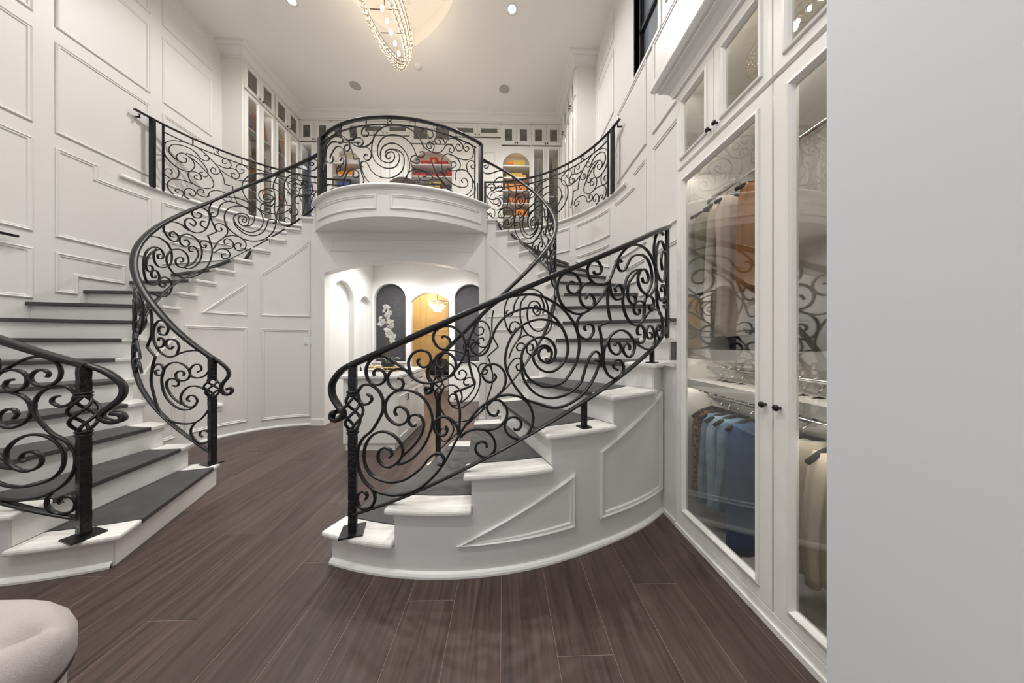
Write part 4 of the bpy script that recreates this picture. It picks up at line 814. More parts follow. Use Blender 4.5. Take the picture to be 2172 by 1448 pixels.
for s in 'LR':
    base, X, g = SIDE[s]
    for u in range(2):
        y0 = 5.16+u*.68; wd = .66
        if g > 0: c = empty('tall_cabinet', (X, y0, 0), rad(90)); 
        else: c = empty('tall_cabinet', (X, y0+wd, 0), rad(-90))
        # with rz=90 local +x -> +Y, local +y -> -X ; with -90 local +x -> -Y, +y -> +X
        tag(c, base+', '+('with plain side panel' if u == 0 else 'meeting the corner'), 'cabinet')
        carcass(c, wd, .34, ZM, 6.25, shelves=(4.05, 4.62, 5.15, ZS))
        hw = wd/2
        for i in range(2):
            door(c, i*hw, (i+1)*hw, ZM+.06, ZS-.01, 'glass', (.92 if i == 0 else .08, .95))
            door(c, i*hw, (i+1)*hw, ZS+.02, 6.22, 'glass', (.9 if i == 0 else .1, .035), st=.05)
        added_fill(c, .05, wd-.05, .05, ZS-.002, .35)
        # folded stacks and hanging clothes inside
        cnt = 0
        for zi, zs in enumerate((4.072, 4.642, 5.172)):
            for q in range(2):
                i_ = GARN[0]; GARN[0] += 1
                cc = stuff_colors(i_*3+zi); nm = ['black','orange brown','taupe','orange','grey','dark red','navy','beige'][(i_*3+zi) % 8]
                f_ = fab('cloth_'+nm.replace(' ','_'), cc)
                hh = .22+.1*((i_*7) % 3)
                xx = hw*(q+.5)
                yy = .17
                p = (X-(yy if g > 0 else -yy), (y0+xx) if g > 0 else (y0+wd-xx), zs+hh)
                garment('folded_garment', '%s garment on %s shelf, %s cabinet of the %s side' % (nm, ('low','middle','high')[zi], 'end' if u == 0 else 'corner', 'plain wall' if s == 'L' else 'window wall'), 'garment', p, rad(90*g), .24, hh-.01, .20, f_, i_, group='clothes in the tall cabinets')
# end panels facing the stairwell
for s, X0, X1 in (('L',WL,XL),('R',XR,WR)):
    o = MB().box(X0, X1, 5.14, 5.16, ZM, 6.25).build('end_panel', CAB); tag(o, 'plain white cabinet end panel upstairs on the '+('plain wall side' if s == 'L' else 'window wall side'), 'panel')
# ---- upstairs back run
def backunit(x0, x1, kind, label, name='back_cabinet'):
    c = empty(name, (x0, YB, 0)); tag(c, label, 'cabinet'); wd = x1-x0; hw = wd/2
    short = kind == 'solid'
    zu = 5.94 if short else ZS+.02
    if kind == 'niche':
        mb = MB(); arch_panel(mb, 0, wd, ZM, ZS, .035, wd-.035, 3.5, 5.36 if wd > .8 else 5.36, 5.60, 0, .02, 14); mb.build('face_frame', CAB, c)
        carcass(c, wd, .36, ZM, ZS, shelves=(3.82, 4.16, 4.45, 4.75, 5.04, 5.31), inner=CABIN, y0=.02); 
    elif kind == 'glass':
        carcass(c, wd, .36, ZM, ZS, shelves=(4.05, 4.62))
        for i in range(2): door(c, i*hw, (i+1)*hw, ZM+.06, ZS-.01, 'glass', (.9 if i == 0 else .1, .95))
    else:
        carcass(c, wd, .36, ZM, zu-.02); MB().box(0, wd, -.004, 0, 5.68, zu-.02).box(0, .052, -.004, 0, ZM, 5.68).box(wd-.052, wd, -.004, 0, ZM, 5.68).build('face_frame', CAB, c)
        for i in range(2):
            d = door(c, i*hw+.05*(1-i), (i+1)*hw-.05*i, ZM+.06, 5.68, 'panel', (.93 if i == 0 else .07, 1.0), st=.09)
    if kind != 'solid': added_fill(c, .05, wd-.05, .05, ZS-.022, .2 if kind == 'glass' else .4)
    carcass2 = MB().box(0, .015, 0, .36, zu-.02, 6.25).box(wd-.015, wd, 0, .36, zu-.02, 6.25).box(0, wd, 0, .36, 6.235, 6.25).build('upper_body', CAB, c)
    MB().box(.015, wd-.015, .34, .36, zu, 6.23).build('upper_back', CABIN, c)
    for i in range(2): door(c, i*hw, (i+1)*hw, zu, 6.22, 'glass', (.92 if i == 0 else .08, .03), st=.075 if not short else .07)
    return c
ub = [AX-2.94, AX-2.25, AX-1.57, AX-.49, AX+.49, AX+1.57, AX+2.25, AX+2.94]
backunit(ub[0], ub[1], 'glass', 'upstairs back cabinet with glass doors showing a blue garment, in the corner')
backunit(ub[1], ub[2], 'niche', 'upstairs arched open shelving unit holding orange and white boxes')
backunit(ub[2], ub[3], 'solid', 'upstairs closed double door cabinet behind the spiral of the balcony railing')
backunit(ub[3], ub[4], 'niche', 'wide upstairs arched open shelving unit holding red boxes')
backunit(ub[4], ub[5], 'solid', 'upstairs closed double door cabinet between the red and yellow box shelves')
backunit(ub[5], ub[6], 'niche', 'upstairs arched open shelving unit holding orange and yellow boxes')
backunit(ub[6], ub[7], 'glass', 'upstairs back cabinet with glass doors reflecting lights, in the corner')
def carton(name, label, x0, x1, z0, z1, y0, dep, col, lid=True, emblem=None):
    m = mat('box_%02d%02d%02d' % tuple(int(c*99) for c in col), col, .5)
    o = empty(name, ((x0+x1)/2, YB+y0, z0)); w2 = (x1-x0)/2; h_ = z1-z0; tag(o, label, 'box')
    MB().box(-w2, w2, 0, dep, 0, h_*.72).build('box_base', m, o, bevel=.003)
    MB().box(-w2-.004, w2+.004, -.004, dep+.004, h_*.68, h_).build('lid', m, o, bevel=.003)
    if emblem: 
        mb = MB().lathe([(0,0),(min(w2,h_)*.55,0),(min(w2,h_)*.55,.003),(0,.003)], (0,0,0), 18); mb.v = [(v[0], -.005-v[2], v[1]+h_*.45) for v in mb.v]; mb.build('emblem', emblem, o)
    return o
RED, ORG, YEL, WHT, BLU, NVY = (.48,.02,.025), (.75,.25,.02), (.80,.52,.08), (.75,.73,.72), (.05,.10,.3), (.02,.025,.04)
TAN = mat('tan_emblem', (.45,.25,.12), .6)
xc = (ub[3]+ub[4])/2
carton('gift_box', 'red box standing at the centre with a round tan emblem', xc-.06, xc+.10, 5.333, 5.52, .08, .2, RED, emblem=TAN)
carton('gift_box', 'low red box left of the emblem box on the wide arched shelf', xc-.28, xc-.09, 5.333, 5.45, .1, .2, RED)
carton('gift_box', 'red box beside the emblem box toward the closed cabinet', xc+.14, xc+.34, 5.333, 5.45, .1, .2, RED)
carton('gift_box', 'flat red box on the second wide arched shelf', xc-.42, xc-.12, 5.063, 5.16, .08, .22, RED)
carton('gift_box', 'upright red box at the end of the second wide arched shelf', xc+.30, xc+.43, 5.063, 5.20, .08, .22, RED)
carton('gift_box', 'small red box in the middle of the second wide arched shelf', xc+.0, xc+.18, 5.063, 5.14, .08, .2, RED)
for i in range(4): carton('gift_box', 'thin dark box with gold band stacked under the red boxes, number %s up' % ('one','two','three','four')[i], xc-.12+.01*i, xc+.16+.01*i, 4.773+i*.045, 4.773+i*.045+.04, .06, .24, NVY if i % 2 == 0 else (.55,.38,.12))
xc = (ub[1]+ub[2])/2
carton('gift_box', 'white box on the highest shelf of the arched unit by the blue garment', xc-.22, xc-.02, 5.333, 5.47, .08, .2, WHT)
carton('gift_box', 'pale box beside the white box on the highest arched shelf', xc+.04, xc+.22, 5.333, 5.43, .08, .2, (.66,.62,.63))
carton('gift_box', 'wide orange box on the shelf below the white boxes', xc-.25, xc+.12, 5.063, 5.15, .06, .24, ORG)
carton('gift_box', 'white box next to the wide orange box', xc+.14, xc+.27, 5.063, 5.21, .08, .2, WHT)
carton('gift_box', 'blue bag-like box under the wide orange box', xc-.24, xc+.02, 4.773, 4.91, .08, .2, BLU)
xc = (ub[5]+ub[6])/2
carton('gift_box', 'large orange box on the highest shelf above yellow boxes', xc-.2, xc+.12, 5.333, 5.49, .12, .2, ORG)
carton('gift_box', 'bright yellow box leaning before the large orange box', xc-.06, xc+.2, 5.333, 5.45, .04, .07, YEL)
carton('gift_box', 'long flat yellow box under the large orange box', xc-.22, xc+.22, 5.063, 5.13, .05, .2, YEL)
carton('gift_box', 'small yellow box stacked on the long flat yellow box', xc-.1, xc+.14, 5.132, 5.18, .06, .18, YEL)
carton('gift_box', 'orange box on the shelf beneath the yellow boxes', xc-.25, xc+.24, 4.773, 4.92, .05, .22, ORG)
carton('gift_box', 'deep orange box on the second lowest shelf under the yellow boxes', xc-.15, xc+.26, 4.473, 4.6, .05, .22, (.6,.16,.01))
carton('gift_box', 'bright orange box on the low shelf under the yellow boxes', xc-.05, xc+.26, 4.183, 4.33, .05, .22, ORG)
garment('blue_dress', 'cobalt blue dress hanging behind glass in the upstairs corner', 'dress', (ub[0]+.20, YB+.16, 5.55), rad(80), .26, 1.5, .08, fab('cobalt', (.01,.06,.42)), 31)
garment('green_dress', 'pale green patterned dress hanging behind glass upstairs', 'dress', (ub[0]+.45, YB+.16, 5.5), rad(75), .24, 1.5, .09, fab('green_print', (.3,.42,.25), (.5,.55,.4)), 32)
garment('grey_coat', 'dark grey coat hanging behind the reflecting glass doors upstairs', 'coat', (ub[6]+.46, YB+.17, 5.5), rad(75), .26, 1.6, .12, fab('greycoat', (.06,.065,.075)), 33)
garment('silver_dress', 'silver grey dress hanging behind the reflecting glass doors upstairs', 'dress', (ub[6]+.18, YB+.17, 5.5), rad(85), .24, 1.5, .1, fab('silver', (.45,.46,.48)), 34)
# ---- brown velvet chair upstairs
ch = empty('velvet_chair', (-1.78, 5.35, ZM)); tag(ch, 'round-backed brown velvet chair standing upstairs behind the balcony', 'chair')
mb = MB(); rows = []
for i in range(61):
    a = rad(-20+220*i/60); c_, s_ = cos(a), sin(a); hgt = .46+.27*max(0, sin(a))**.6; cr = .010*cos(i*pi)
    rows.append([(( .36+cr)*c_, .30*s_-.02, .06), ((.40+cr)*c_, .34*s_, hgt*.6), ((.38+cr)*c_, .36*s_, hgt-.03), (.35*c_, .34*s_, hgt), (.31*c_, .30*s_, hgt-.02), (.29*c_, .27*s_, .42)])
mb.grid(rows, 61, 6); b = mb.build('backrest', VELVET, ch); b.rotation_euler = (0,0,pi); 
MB().lathe([(0,.30),(.30,.30),(.33,.34),(.33,.42),(.28,.46),(0,.47)], (0,0,0), 28).build('seat', VELVET, ch)
MB().lathe([(0,.0),(.24,0),(.26,.03),(.26,.30),(0,.30)], (0,0,0), 28).build('base', VELVET, ch)
# ================================================================ BIG WARDROBE (front faces -X at X=1.235)
XF = 1.235
wd = empty('wardrobe', (XF, 1.99, 0), rad(-90)); tag(wd, 'tall white wardrobe with glass doors full of hanging clothes', 'wardrobe')
# local +x -> world -Y, local +y -> +X ; width 1.46
W_ = 1.46; D_ = .54
mb = MB().box(0, .02, 0, D_, 0, 3.05).box(W_-.02, W_, 0, D_, 0, 3.05).box(.02, W_-.02, 0, D_, 3.03, 3.05).box(.02, W_-.02, .0, D_, 0, .07).box(.02,W_-.02,.0,D_,2.475,2.495)
mb.build('body', CAB, wd); MB().box(.02, W_-.02, D_-.01, D_, .07, 3.03).build('back_panel', mat('wardrobe_back',(.55,.53,.5),.5), wd)
MB().box(.02, W_-.02, .02, D_-.01, .07, .085).build('closet_floor', GREYF, wd)
MB().box(0, W_, -.024, 0, .0, .075).box(0, W_, -.034, -.02, 0, .028).build('base_moulding', CAB, wd)
for zz in (1.225, 1.02): MB().box(.02, W_-.02, .03, D_-.01, zz, zz+.022).build('shelf', TRIM, wd)
for zz in (2.28, 1.12, .93): MB().tube([(.02, .19, zz), (W_-.02, .19, zz)], .011, 10).build('hanging_rail', CHROME, wd)
mbw = MB().box(0, .03, -.001, 0, .07, 3.05); mbw.build('face_frame', CAB, wd)
door(wd, .0, .725, .078, 2.47, 'glass', (.955, .93), st=.075)
door(wd, .73, 1.455, .078, 2.47, 'glass', (.045, .93), st=.075)
for i in range(4): door(wd, i*.364, (i+1)*.364-.003, 2.495, 3.0, 'glass', ((.93, .07)[i % 2], .05), st=.06)
o = crown('crown', [(-.0,0),(-.0,0),(W_,0),(W_,0)], [(0,0),(-1,-1),(0,-1),(0,0)], 3.0, 1.0, wd)
added_fill(wd, .06, 1.40, .05, 2.47, 2.2); added_fill(wd, .06, 1.40, .06, 1.22, .5); added_fill(wd, .06, 1.40, .06, 1.015, 2.4); added_fill(wd, .06, 1.40, .05, 3.02, .5)
MB().box(.02, W_-.02, .03, .045, 1.185, 1.225).box(.02, W_-.02, .03, .045, .985, 1.02).build('shelf_lip', TRIM, wd)  # front lips hide the added glowing strips from view
# clothes: local position helper
def wpos(lx, ly, z): return (XF+ly, 1.99-lx, z)
HMESH = MB().tube([(0,0,.0),(0,0,.035),(.02,0,.055),(.03,0,.075),(.02,0,.095),(0,0,.10),(-.018,0,.09)], .0022, 6)
HM2 = MB().tube([(-.15,0,-.06),(-.08,0,-.02),(0,0,0),(.08,0,-.02),(.15,0,-.06)], .011, 8)
_h = HMESH.build('hook', CHROME); _h2 = HM2.build('arm', BLACK); HKM, HAM = _h.data, _h2.data; bpy.data.objects.remove(_h); bpy.data.objects.remove(_h2)
def hanger(lx, ly, z, rz, label, bare=False):
    r = empty('clothes_hanger', wpos(lx, ly, z-.085), rz); tag(r, label, 'hanger', 'hangers in the wardrobe')
    for nm, me in (('hook', HKM), ('arm', HAM)):
        q = bpy.data.objects.new(nm, me); COL.objects.link(q); q.parent = r
    return r
CR = fab('cream_cotton', (.62,.55,.45), (.55,.48,.38)); PK = fab('pale_pink', (.66,.55,.49)); DN = fab('denim', (.12,.22,.34), (.22,.34,.46)); DN2 = fab('light_denim', (.22,.32,.42), (.35,.45,.53)); NAVYD = fab('navy_denim', (.02,.06,.15), (.03,.08,.19))
IV = fab('ivory', (.72,.68,.58), (.66,.6,.5)); TANJ = fab('tan_leather', (.36,.15,.05)); OLV = fab('sage', (.35,.33,.26)); LEO = spots()
spec = [ # lx, z rail, w, h, t, mat, name, label, cat
 (.06,2.28,.30,.55,.06,OLV,'sage_blouse','thin sage blouse at the hinge end of the upper rail','blouse'),
 (.17,2.28,.34,.78,.10,CR,'linen_trousers','cream linen trousers hanging on the upper rail','trousers'),
 (.265,2.28,.34,.84,.10,PK,'pink_jacket','pale pink belted jacket on the upper rail','jacket'),
 (.41,2.28,.32,.60,.09,TANJ,'tan_jacket','tan leather jacket on the upper rail','jacket'),
 (.06,.93,.34,.55,.06,LEO,'leopard_skirt','leopard print skirt on the lower rail','skirt'),
 (.135,.93,.34,.58,.09,DN,'blue_jeans','faded blue jeans beside the leopard skirt','jeans'),
 (.205,.93,.34,.60,.09,DN2,'pale_jeans','pale blue frayed jeans between darker denim','jeans'),
 (.275,.93,.34,.56,.07,DN,'blue_jeans','mid blue jeans next to the navy denim skirt','jeans'),
 (.37,.93,.34,.74,.09,NAVYD,'denim_skirt','long navy denim skirt with raw hem on the lower rail','skirt'),
 (.66,.93,.34,.60,.14,IV,'ivory_trousers','ivory trousers behind the second glass door','trousers'),
 (.80,.93,.34,.56,.14,CR,'cream_trousers','cream trousers next to the ivory ones','trousers'),
 (.94,.93,.34,.66,.12,IV,'ruffled_top','ivory top with gathered hem nearest the plain wall','top'),
]
for i, (lx, z, w2, h2, t2, m2, nm, lb, ct) in enumerate(spec):
    rz = rad(random.uniform(-8,8)+(12 if z > 2 else 0))
    hanger(lx, .19, z+.005, rz, 'black clothes hanger carrying the '+lb)
    garment(nm, lb, ct, wpos(lx, .19, z-.10), rz, w2*.82, h2, t2*.66, m2, 50+i, flare=.12 if 'skirt' in nm else 0, waist=.25)
for i in range(9):
    hanger([.13,.18,.23,.30,.60,.66,.73,.80,.86][i], .19, 1.125, rad(random.uniform(-12,12)), 'empty black hanger on the middle rail of the wardrobe')
# things on the shelf
bp_ = empty('backpack', wpos(.13, .40, 1.247)); tag(bp_, 'dark backpack standing on the wardrobe shelf', 'backpack')
mb = MB(); rows = []
for i in range(20):
    a = 2*pi*i/20; ca, sa = cos(a), sin(a)
    rows.append([(.10*r*math.copysign(abs(ca)**.6,ca), .11*r*math.copysign(abs(sa)**.6,sa), z) for r, z in ((.0,.0),(.9,0),(1,.05),(1,.16),(.9,.24),(.6,.29),(0,.30))])
mb.grid(rows, 20, 7, cu=True).build('bag_body', BLACK, bp_); MB().tube([(-.03,-.05,.28),(-.03,-.05,.33),(.03,-.05,.33),(.03,-.05,.28)], .008, 6).build('handle', BLACK, bp_)
for k in (-.05,.05): MB().tube([(-.10,k,.30),(-.13,k,.2),(-.105,k,.06)], .009, 6).build('strap', BLACK, bp_)
o = empty('storage_case', wpos(.36, .36, 1.247)); tag(o, 'grey storage case beside the backpack', 'case')
MB().box(-.10,.10,-.14,.14,0,.16).build('case_body', mat('case_grey',(.2,.2,.2),.6), o, bevel=.01); MB().box(-.103,.103,-.143,.143,.16,.19).build('lid', mat('case_grey',(.2,.2,.2),.6), o, bevel=.006)
cm = empty('camera', wpos(.52,.2,1.247)); cm.name = 'photo_camera'; tag(cm, 'small silver camera on the wardrobe shelf', 'camera')
MB().box(-.02,.02,-.055,.055,0,.065).build('camera_body', CHROME, cm, bevel=.005); mb = MB().lathe([(0,0),(.022,0),(.022,.02),(.018,.022),(0,.018)], (0,0,0), 16); mb.v = [(-.02-v[2], v[0], v[1]+.032) for v in mb.v]; mb.build('lens', BLACK, cm)
# ================================================================ ISLAND AND THINGS ON IT
il = empty('island', (-1.60, 4.02, 0)); tag(il, 'white kitchen-style island with marble top in the arch', 'island')
MB().box(-.29,.29,-.55,.55,0,.09).build('plinth', TRIM, il); MB().box(-.31,.31,-.57,.57,.09,.86).build('body', CAB, il)
MB().box(-.35,.35,-.61,.61,.86,.90).build('worktop', MARBLE, il, bevel=.006)
for i in range(3):      # cabinet fronts on the +X side
    y0, y1 = -.56+i*.374, -.56+(i+1)*.374-.006
    for (z0, z1, nm) in ((.68,.845,'drawer'),(.10,.67,'door')):
        d = MB().box(.31,.328,y0,y1,z0,z1).build(nm, CAB, il, bevel=.002)
        frame([(y0+.03,z0+.03),(y1-.03,z0+.03),(y1-.03,z1-.03),(y0+.03,z1-.03)], lambda u,v,q: (.328+q,u,v), CAB, 'moulding', d, prof=[(0,0),(.004,.007),(.012,.008),(.02,0)])
        ym = (y0+y1)/2
        if nm == 'drawer': MB().tube([(.328,ym-.05,z0+.08),(.35,ym-.045,z0+.085),(.352,ym+.045,z0+.085),(.328,ym+.05,z0+.08)], .005, 6).build('handle', IRON, d)
        else: MB().tube([(.328,y1-.05,.54),(.35,y1-.05,.545),(.35,y1-.05,.62),(.328,y1-.05,.625)], .005, 6).build('handle', IRON, d)
tr = empty('tray', (-1.62, 4.00, .90)); tag(tr, 'gold rimmed serving tray on the marble worktop', 'tray')
MB().box(-.19,.19,-.14,.14,.006,.012).build('tray_base', MARBLE, tr)
for z in (.012,.05): MB().tube([(-.19,-.14,z),(.19,-.14,z),(.19,.14,z),(-.19,.14,z),(-.19,-.14,z)], .006, 6).build('rim', GOLD, tr)
for x_ in (-.19,-.06,.06,.19):
    for y_ in (-.14,.14): MB().tube([(x_,y_,0),(x_,y_,.05)], .005, 6).build('bar', GOLD, tr)
MB().tube([(-.19,-.06,.05),(-.23,-.05,.08),(-.23,.05,.08),(-.19,.06,.05)], .006, 6).build('handle', GOLD, tr)
orc = empty('potted_orchid', (-1.60, 4.0, .913)); tag(orc, 'white orchid with tall stems in a black bowl on the gold tray', 'plant')
pot = MB().lathe([(0,0),(.05,0),(.085,.05),(.095,.09),(.09,.11),(.08,.105),(0,.10)], (0,0,0), 20).build('bowl', mat('black_ceramic',(.015,.017,.02),.25), orc)
GRN = mat('leaf_green', (.03,.10,.045), .4, var=(20,(.05,.14,.06))); STEM = mat('stem_brown', (.32,.24,.10), .6); PET = mat('white_petal', (.82,.80,.76), .6)
for a, l in ((-20,.16),(40,.15),(170,.13),(230,.12),(95,.12)):
    rows = []
    for i in range(7):
        u = i/6; x_ = .03+l*u; wv = .035*sin(pi*min(1,u*.92+.08)); z = .10+.06*sin(u*2.4)
        rows.append([(x_*cos(rad(a))-q*wv*sin(rad(a)), x_*sin(rad(a))+q*wv*cos(rad(a)), z-abs(q)*-.008) for q in (-1,0,1)])
    MB().grid(rows, 7, 3).build('leaf', GRN, orc)
stems = [[(-.01,0,.1),(-.015,0,.35),(-.02,0,.6),(-.04,-.01,.78),(-.02,-.02,.86)], [(.01,0,.1),(.012,0,.3),(.02,0,.48),(.05,-.02,.58),(.06,-.03,.50)]]
for st_ in stems: MB().tube(st_, .005, 6).build('stem', STEM, orc)
FLO = [(-.02,-.03,.86),(.02,-.04,.83),(-.05,-.02,.81),(.03,-.05,.77),(-.01,-.03,.75),(-.10,-.02,.70),(-.06,-.03,.66),(.02,-.05,.70),(.05,-.05,.65),(-.09,-.02,.63),(.05,-.03,.60),(.01,-.06,.54),(.06,-.06,.50),(.08,-.05,.45),(.07,-.05,.40),(.02,-.05,.47),(.09,-.06,.37)]
fm = MB(); 
for k in range(5):
    a = rad(90+72*k); big = 1.25 if k in (1,4) else 1
    rows = []
    for i in range(5):
        u = i/4; wv = .016*big*sin(pi*min(1,.1+u*.85)); rr = .004+.034*u*big; y_ = -.008*sin(pi*u)+.006*u
        rows.append([(rr*cos(a)-q*wv*sin(a), y_-.003*(1-abs(q)), rr*sin(a)+q*wv*cos(a)) for q in (-1,0,1)])
    fm.grid(rows, 5, 3)
fm.sphere((0,-.012,-.004), .009, 6, 4)
_f = fm.build('blossom', PET, orc); _f.location = FLO[0]; 
for p in FLO[1:]:
    q = _f.copy(); COL.objects.link(q); q.parent = orc; q.location = p; q.rotation_euler = (random.uniform(-.4,.5), random.uniform(-.6,.6), random.uniform(-.9,.9)); q.scale = (1.1,)*3
# far bench, bag, lamp
bn = empty('drawer_base', (-1.75, 7.9, 0)); tag(bn, 'low white drawer base under the amber panels', 'cabinet')
MB().box(-1.5,1.4,-.22,.22,0,.42).build('body', CAB, bn); 
for i in range(4): MB().box(-1.45+i*.71,-.78+i*.71,-.235,-.22,.06,.38).build('drawer', CAB, bn, bevel=.004)
bg = empty('black_bag', (-1.72, 7.72, .42)); tag(bg, 'slouchy black bag sitting on the low white drawers', 'bag')
mb = MB(); rows = []
for i in range(22):
    a = 2*pi*i/22; ca, sa = cos(a), sin(a); rows.append([(.30*r*ca*(1+.1*sin(3*a)), .14*r*sa, z*(1+.25*sin(2*a+1))) for r, z in ((0,0),(1,0),(1.08,.12),(.85,.24),(.5,.33),(0,.34))])
mb.grid(rows, 22, 6, cu=True).build('bag_body', BLACK, bg); MB().tube([(-.12,0,.28),(-.08,0,.42),(.08,0,.42),(.12,0,.28)], .012, 6).build('handle', BLACK, bg)
dr = struct(MB().box(-1.24,-1.20, 6.40, 7.05, 0, 2.4).build('door_1', BROWN)); tag(dr, 'dark brown door standing open beyond the arched doorway')
MB().sphere((-1.27,6.5,1.0), .03, 10, 6).build('door_knob', CHROME, dr)
# framed shapes in the left hall niche
ar = empty('wall_art', (HX0-.095, 5.9, 1.2)); tag(ar, 'black and white rounded artwork hanging in the small hall niche', 'artwork')
MB().box(0,.012,-.20,.20,-.7,.75).build('canvas', PLASTIC, ar)
for (y_, z_, r_) in ((-.12,.42,.14),(-.1,-.25,.10),(-.05,-.55,.16)):
    mb = MB().lathe([(0,0),(r_,0),(r_,.004),(0,.004)], (0,0,0), 24); mb.v = [(.012+v[2], max(-.2,v[0]*.6+y_), v[1]+z_) for v in mb.v]; mb.build('shape', BLACK, ar)
# ================================================================ OTTOMAN
ot = empty('ottoman', (-1.965, .47, 0)); tag(ot, 'pale tufted fabric ottoman with rounded corners and nailhead trim', 'ottoman')
hx, hy, rc = .68, .53, .21
def rr_pts(k, n=26):
    out = []
    for cx, cy, a0 in ((hx-rc,hy-rc,0),(-hx+rc,hy-rc,90),(-hx+rc,-hy+rc,180),(hx-rc,-hy+rc,270)):
        for i in range(n+1): a = rad(a0+90*i/n); out.append((cx+(rc+k)*cos(a), cy+(rc+k)*sin(a)))
    return out
base = rr_pts(0)
def ring(sc, z): return [(x_*sc[0], y_*sc[1], z) for x_, y_ in base]
mb = MB(); prof = [(.965,.03),(.97,.10),(.975,.25),(.975,.30)]
mb.grid([[(x_*a, y_*a, z) for a, z in prof] for x_, y_ in base], len(base), 4, cu=True).build('body', FABRIC, ot)
BUT = [(.57,.40)]+[(x_, y_) for x_ in (-.44,-.22,0,.22,.44) for y_ in (-.28,0,.28)]+[(x_, y_) for x_ in (-.33,-.11,.11,.33,.52) for y_ in (-.14,.14)]
def topz(x_, y_, f_): 
    z = .465+.015*f_
    for (ax_, ay_, cx_, cy_) in ((.57,.40,.25,.42),(.57,.40,.60,.08),(.57,.40,.67,.49),(.57,.40,.46,.28)):
        L_ = math.hypot(cx_-ax_, cy_-ay_); u_ = max(0, min(1, ((x_-ax_)*(cx_-ax_)+(y_-ay_)*(cy_-ay_))/L_**2)); q_ = (x_-ax_-u_*(cx_-ax_))**2+(y_-ay_-u_*(cy_-ay_))**2
        z -= .012*(1-.6*u_)*math.exp(-q_/.0003)
    for bx, by in BUT: d2 = ((x_-bx)**2+(y_-by)**2); z -= .028*math.exp(-d2/.0016)+.010*math.exp(-d2/.010)
    return z
mb = MB(); NR = 40
rows = []
for x_, y_ in [p for i, p in enumerate(base) for p in [p]]:
    col_ = [(x_*.985, y_*.985, .305),(x_*1.0, y_*1.0, .33),(x_*1.0, y_*1.0, .39),(x_*.985,y_*.985,.425)]
    for j in range(NR+1):
        f_ = .955*(1-j/NR); col_.append((x_*f_, y_*f_, topz(x_*f_, y_*f_, min(1,(1-f_)*6)) - (.01 if j == 0 else 0)))
    rows.append(col_)
# denser outline for the cushion
dense = []
for i in range(len(base)):
    p, q = base[i], base[(i+1) % len(base)]; dd = math.hypot(q[0]-p[0], q[1]-p[1]); k = max(1, int(dd/.02))
    for j in range(k): dense.append((p[0]+(q[0]-p[0])*j/k, p[1]+(q[1]-p[1])*j/k))
rows = []
for x_, y_ in dense:
    col_ = [(x_*.985, y_*.985, .305),(x_, y_, .33),(x_, y_, .39),(x_*.985,y_*.985,.425)]
    for j in range(NR+1):
        f_ = .955*(1-j/NR); col_.append((x_*f_, y_*f_, topz(x_*f_, y_*f_, min(1,(1-f_)*6)) - (.012 if j == 0 else 0)))
    rows.append(col_)
MB().grid(rows, len(rows), len(rows[0]), cu=True).build('cushion', FABRIC, ot)
for bx, by in BUT: MB().sphere((bx,by,topz(bx,by,1)+.004), .012, 8, 5, (1,1,.5)).build('button', FABRIC, ot)
MB().tube([(x_*.985, y_*.985, .303) for x_, y_ in dense]+[(dense[0][0]*.985,dense[0][1]*.985,.303)], .007, 6).build('trim', NAIL, ot)
MB().box(-.6,.6,-.44,.44,0,.03).build('plinth', NAIL, ot)
# ================================================================ CHANDELIERS
cd = empty('chandelier', (-1.63, 3.95, 5.62)); tag(cd, 'oval crystal bead chandelier with glowing bulbs below the ceiling recess', 'chandelier')
SA, SB = .20, .66
def ell(k, z, n): return [((SA+k)*cos(2*pi*i/n), (SB+k)*sin(2*pi*i/n), z) for i in range(n+1)]
for i, (k, z) in enumerate(((-.01,0),(.03,.07),(.06,.15),(.075,.23))):
    MB().tube(ell(k-.012, z+.03, 60), .0035, 6).build('ring', mat('dark_bronze',(.05,.035,.025),.35,metal=.8), cd)
    mb = MB()
    n = 54
    for p in ell(k, z, n)[:-1]: mb.sphere(p, .029, 10, 8)
    b = mb.build('bead_strand', CRYSTAL, cd); b['kind'] = 'stuff'
MB().tube([(0,0,.26),(0,0,ZC+.3-5.62)], .008, 8).lathe([(0,0),(.07,0),(.06,.03),(0,.04)], (0,0,ZC+.26-5.62), 16).build('stem', mat('dark_bronze',(.05,.035,.025),.35,metal=.8), cd)
for y_ in (-.3,.0,.3): MB().tube([(-SA*math.sqrt(1-(y_/SB)**2),y_,.2),(SA*math.sqrt(1-(y_/SB)**2),y_,.2)], .005, 6).build('cross_bar', mat('dark_bronze',(.05,.035,.025),.35,metal=.8), cd)
for i in range(8):
    y_ = -.53+i*.151; MB().sphere((0,y_,.13), .022, 10, 8, (1,1,1.7)).build('bulb', BULB, cd)
for y_ in (-.4, 0, .4): lamp('chandelier_lamp', 'POINT', (0,y_,.12), 7, (1,.78,.52), .06, parent=cd)
c2 = empty('small_chandelier', (-1.62, 7.0, 2.02)); tag(c2, 'small tiered crystal chandelier beyond the arched doorway', 'chandelier')
for r_, z_ in ((.21,.22),(.20,.17),(.17,.12),(.13,.07),(.08,.02)):
    mb = MB(); n = max(6, int(2*pi*r_/.045))
    for i in range(n): mb.sphere((r_*cos(2*pi*i/n), r_*sin(2*pi*i/n), z_), .02, 6, 5)
    b = mb.build('bead_tier', CRYSTAL, c2); b['kind'] = 'stuff'
MB().tube([(0,0,.2),(0,0,.95)], .008, 6).lathe([(0,.24),(.22,.24),(.22,.255),(0,.26)], (0,0,0), 24).build('stem', CHROME, c2)
for a in (0,2.1,4.2): MB().sphere((.07*cos(a),.07*sin(a),.15), .014, 10, 8).build('bulb', BULB, c2)
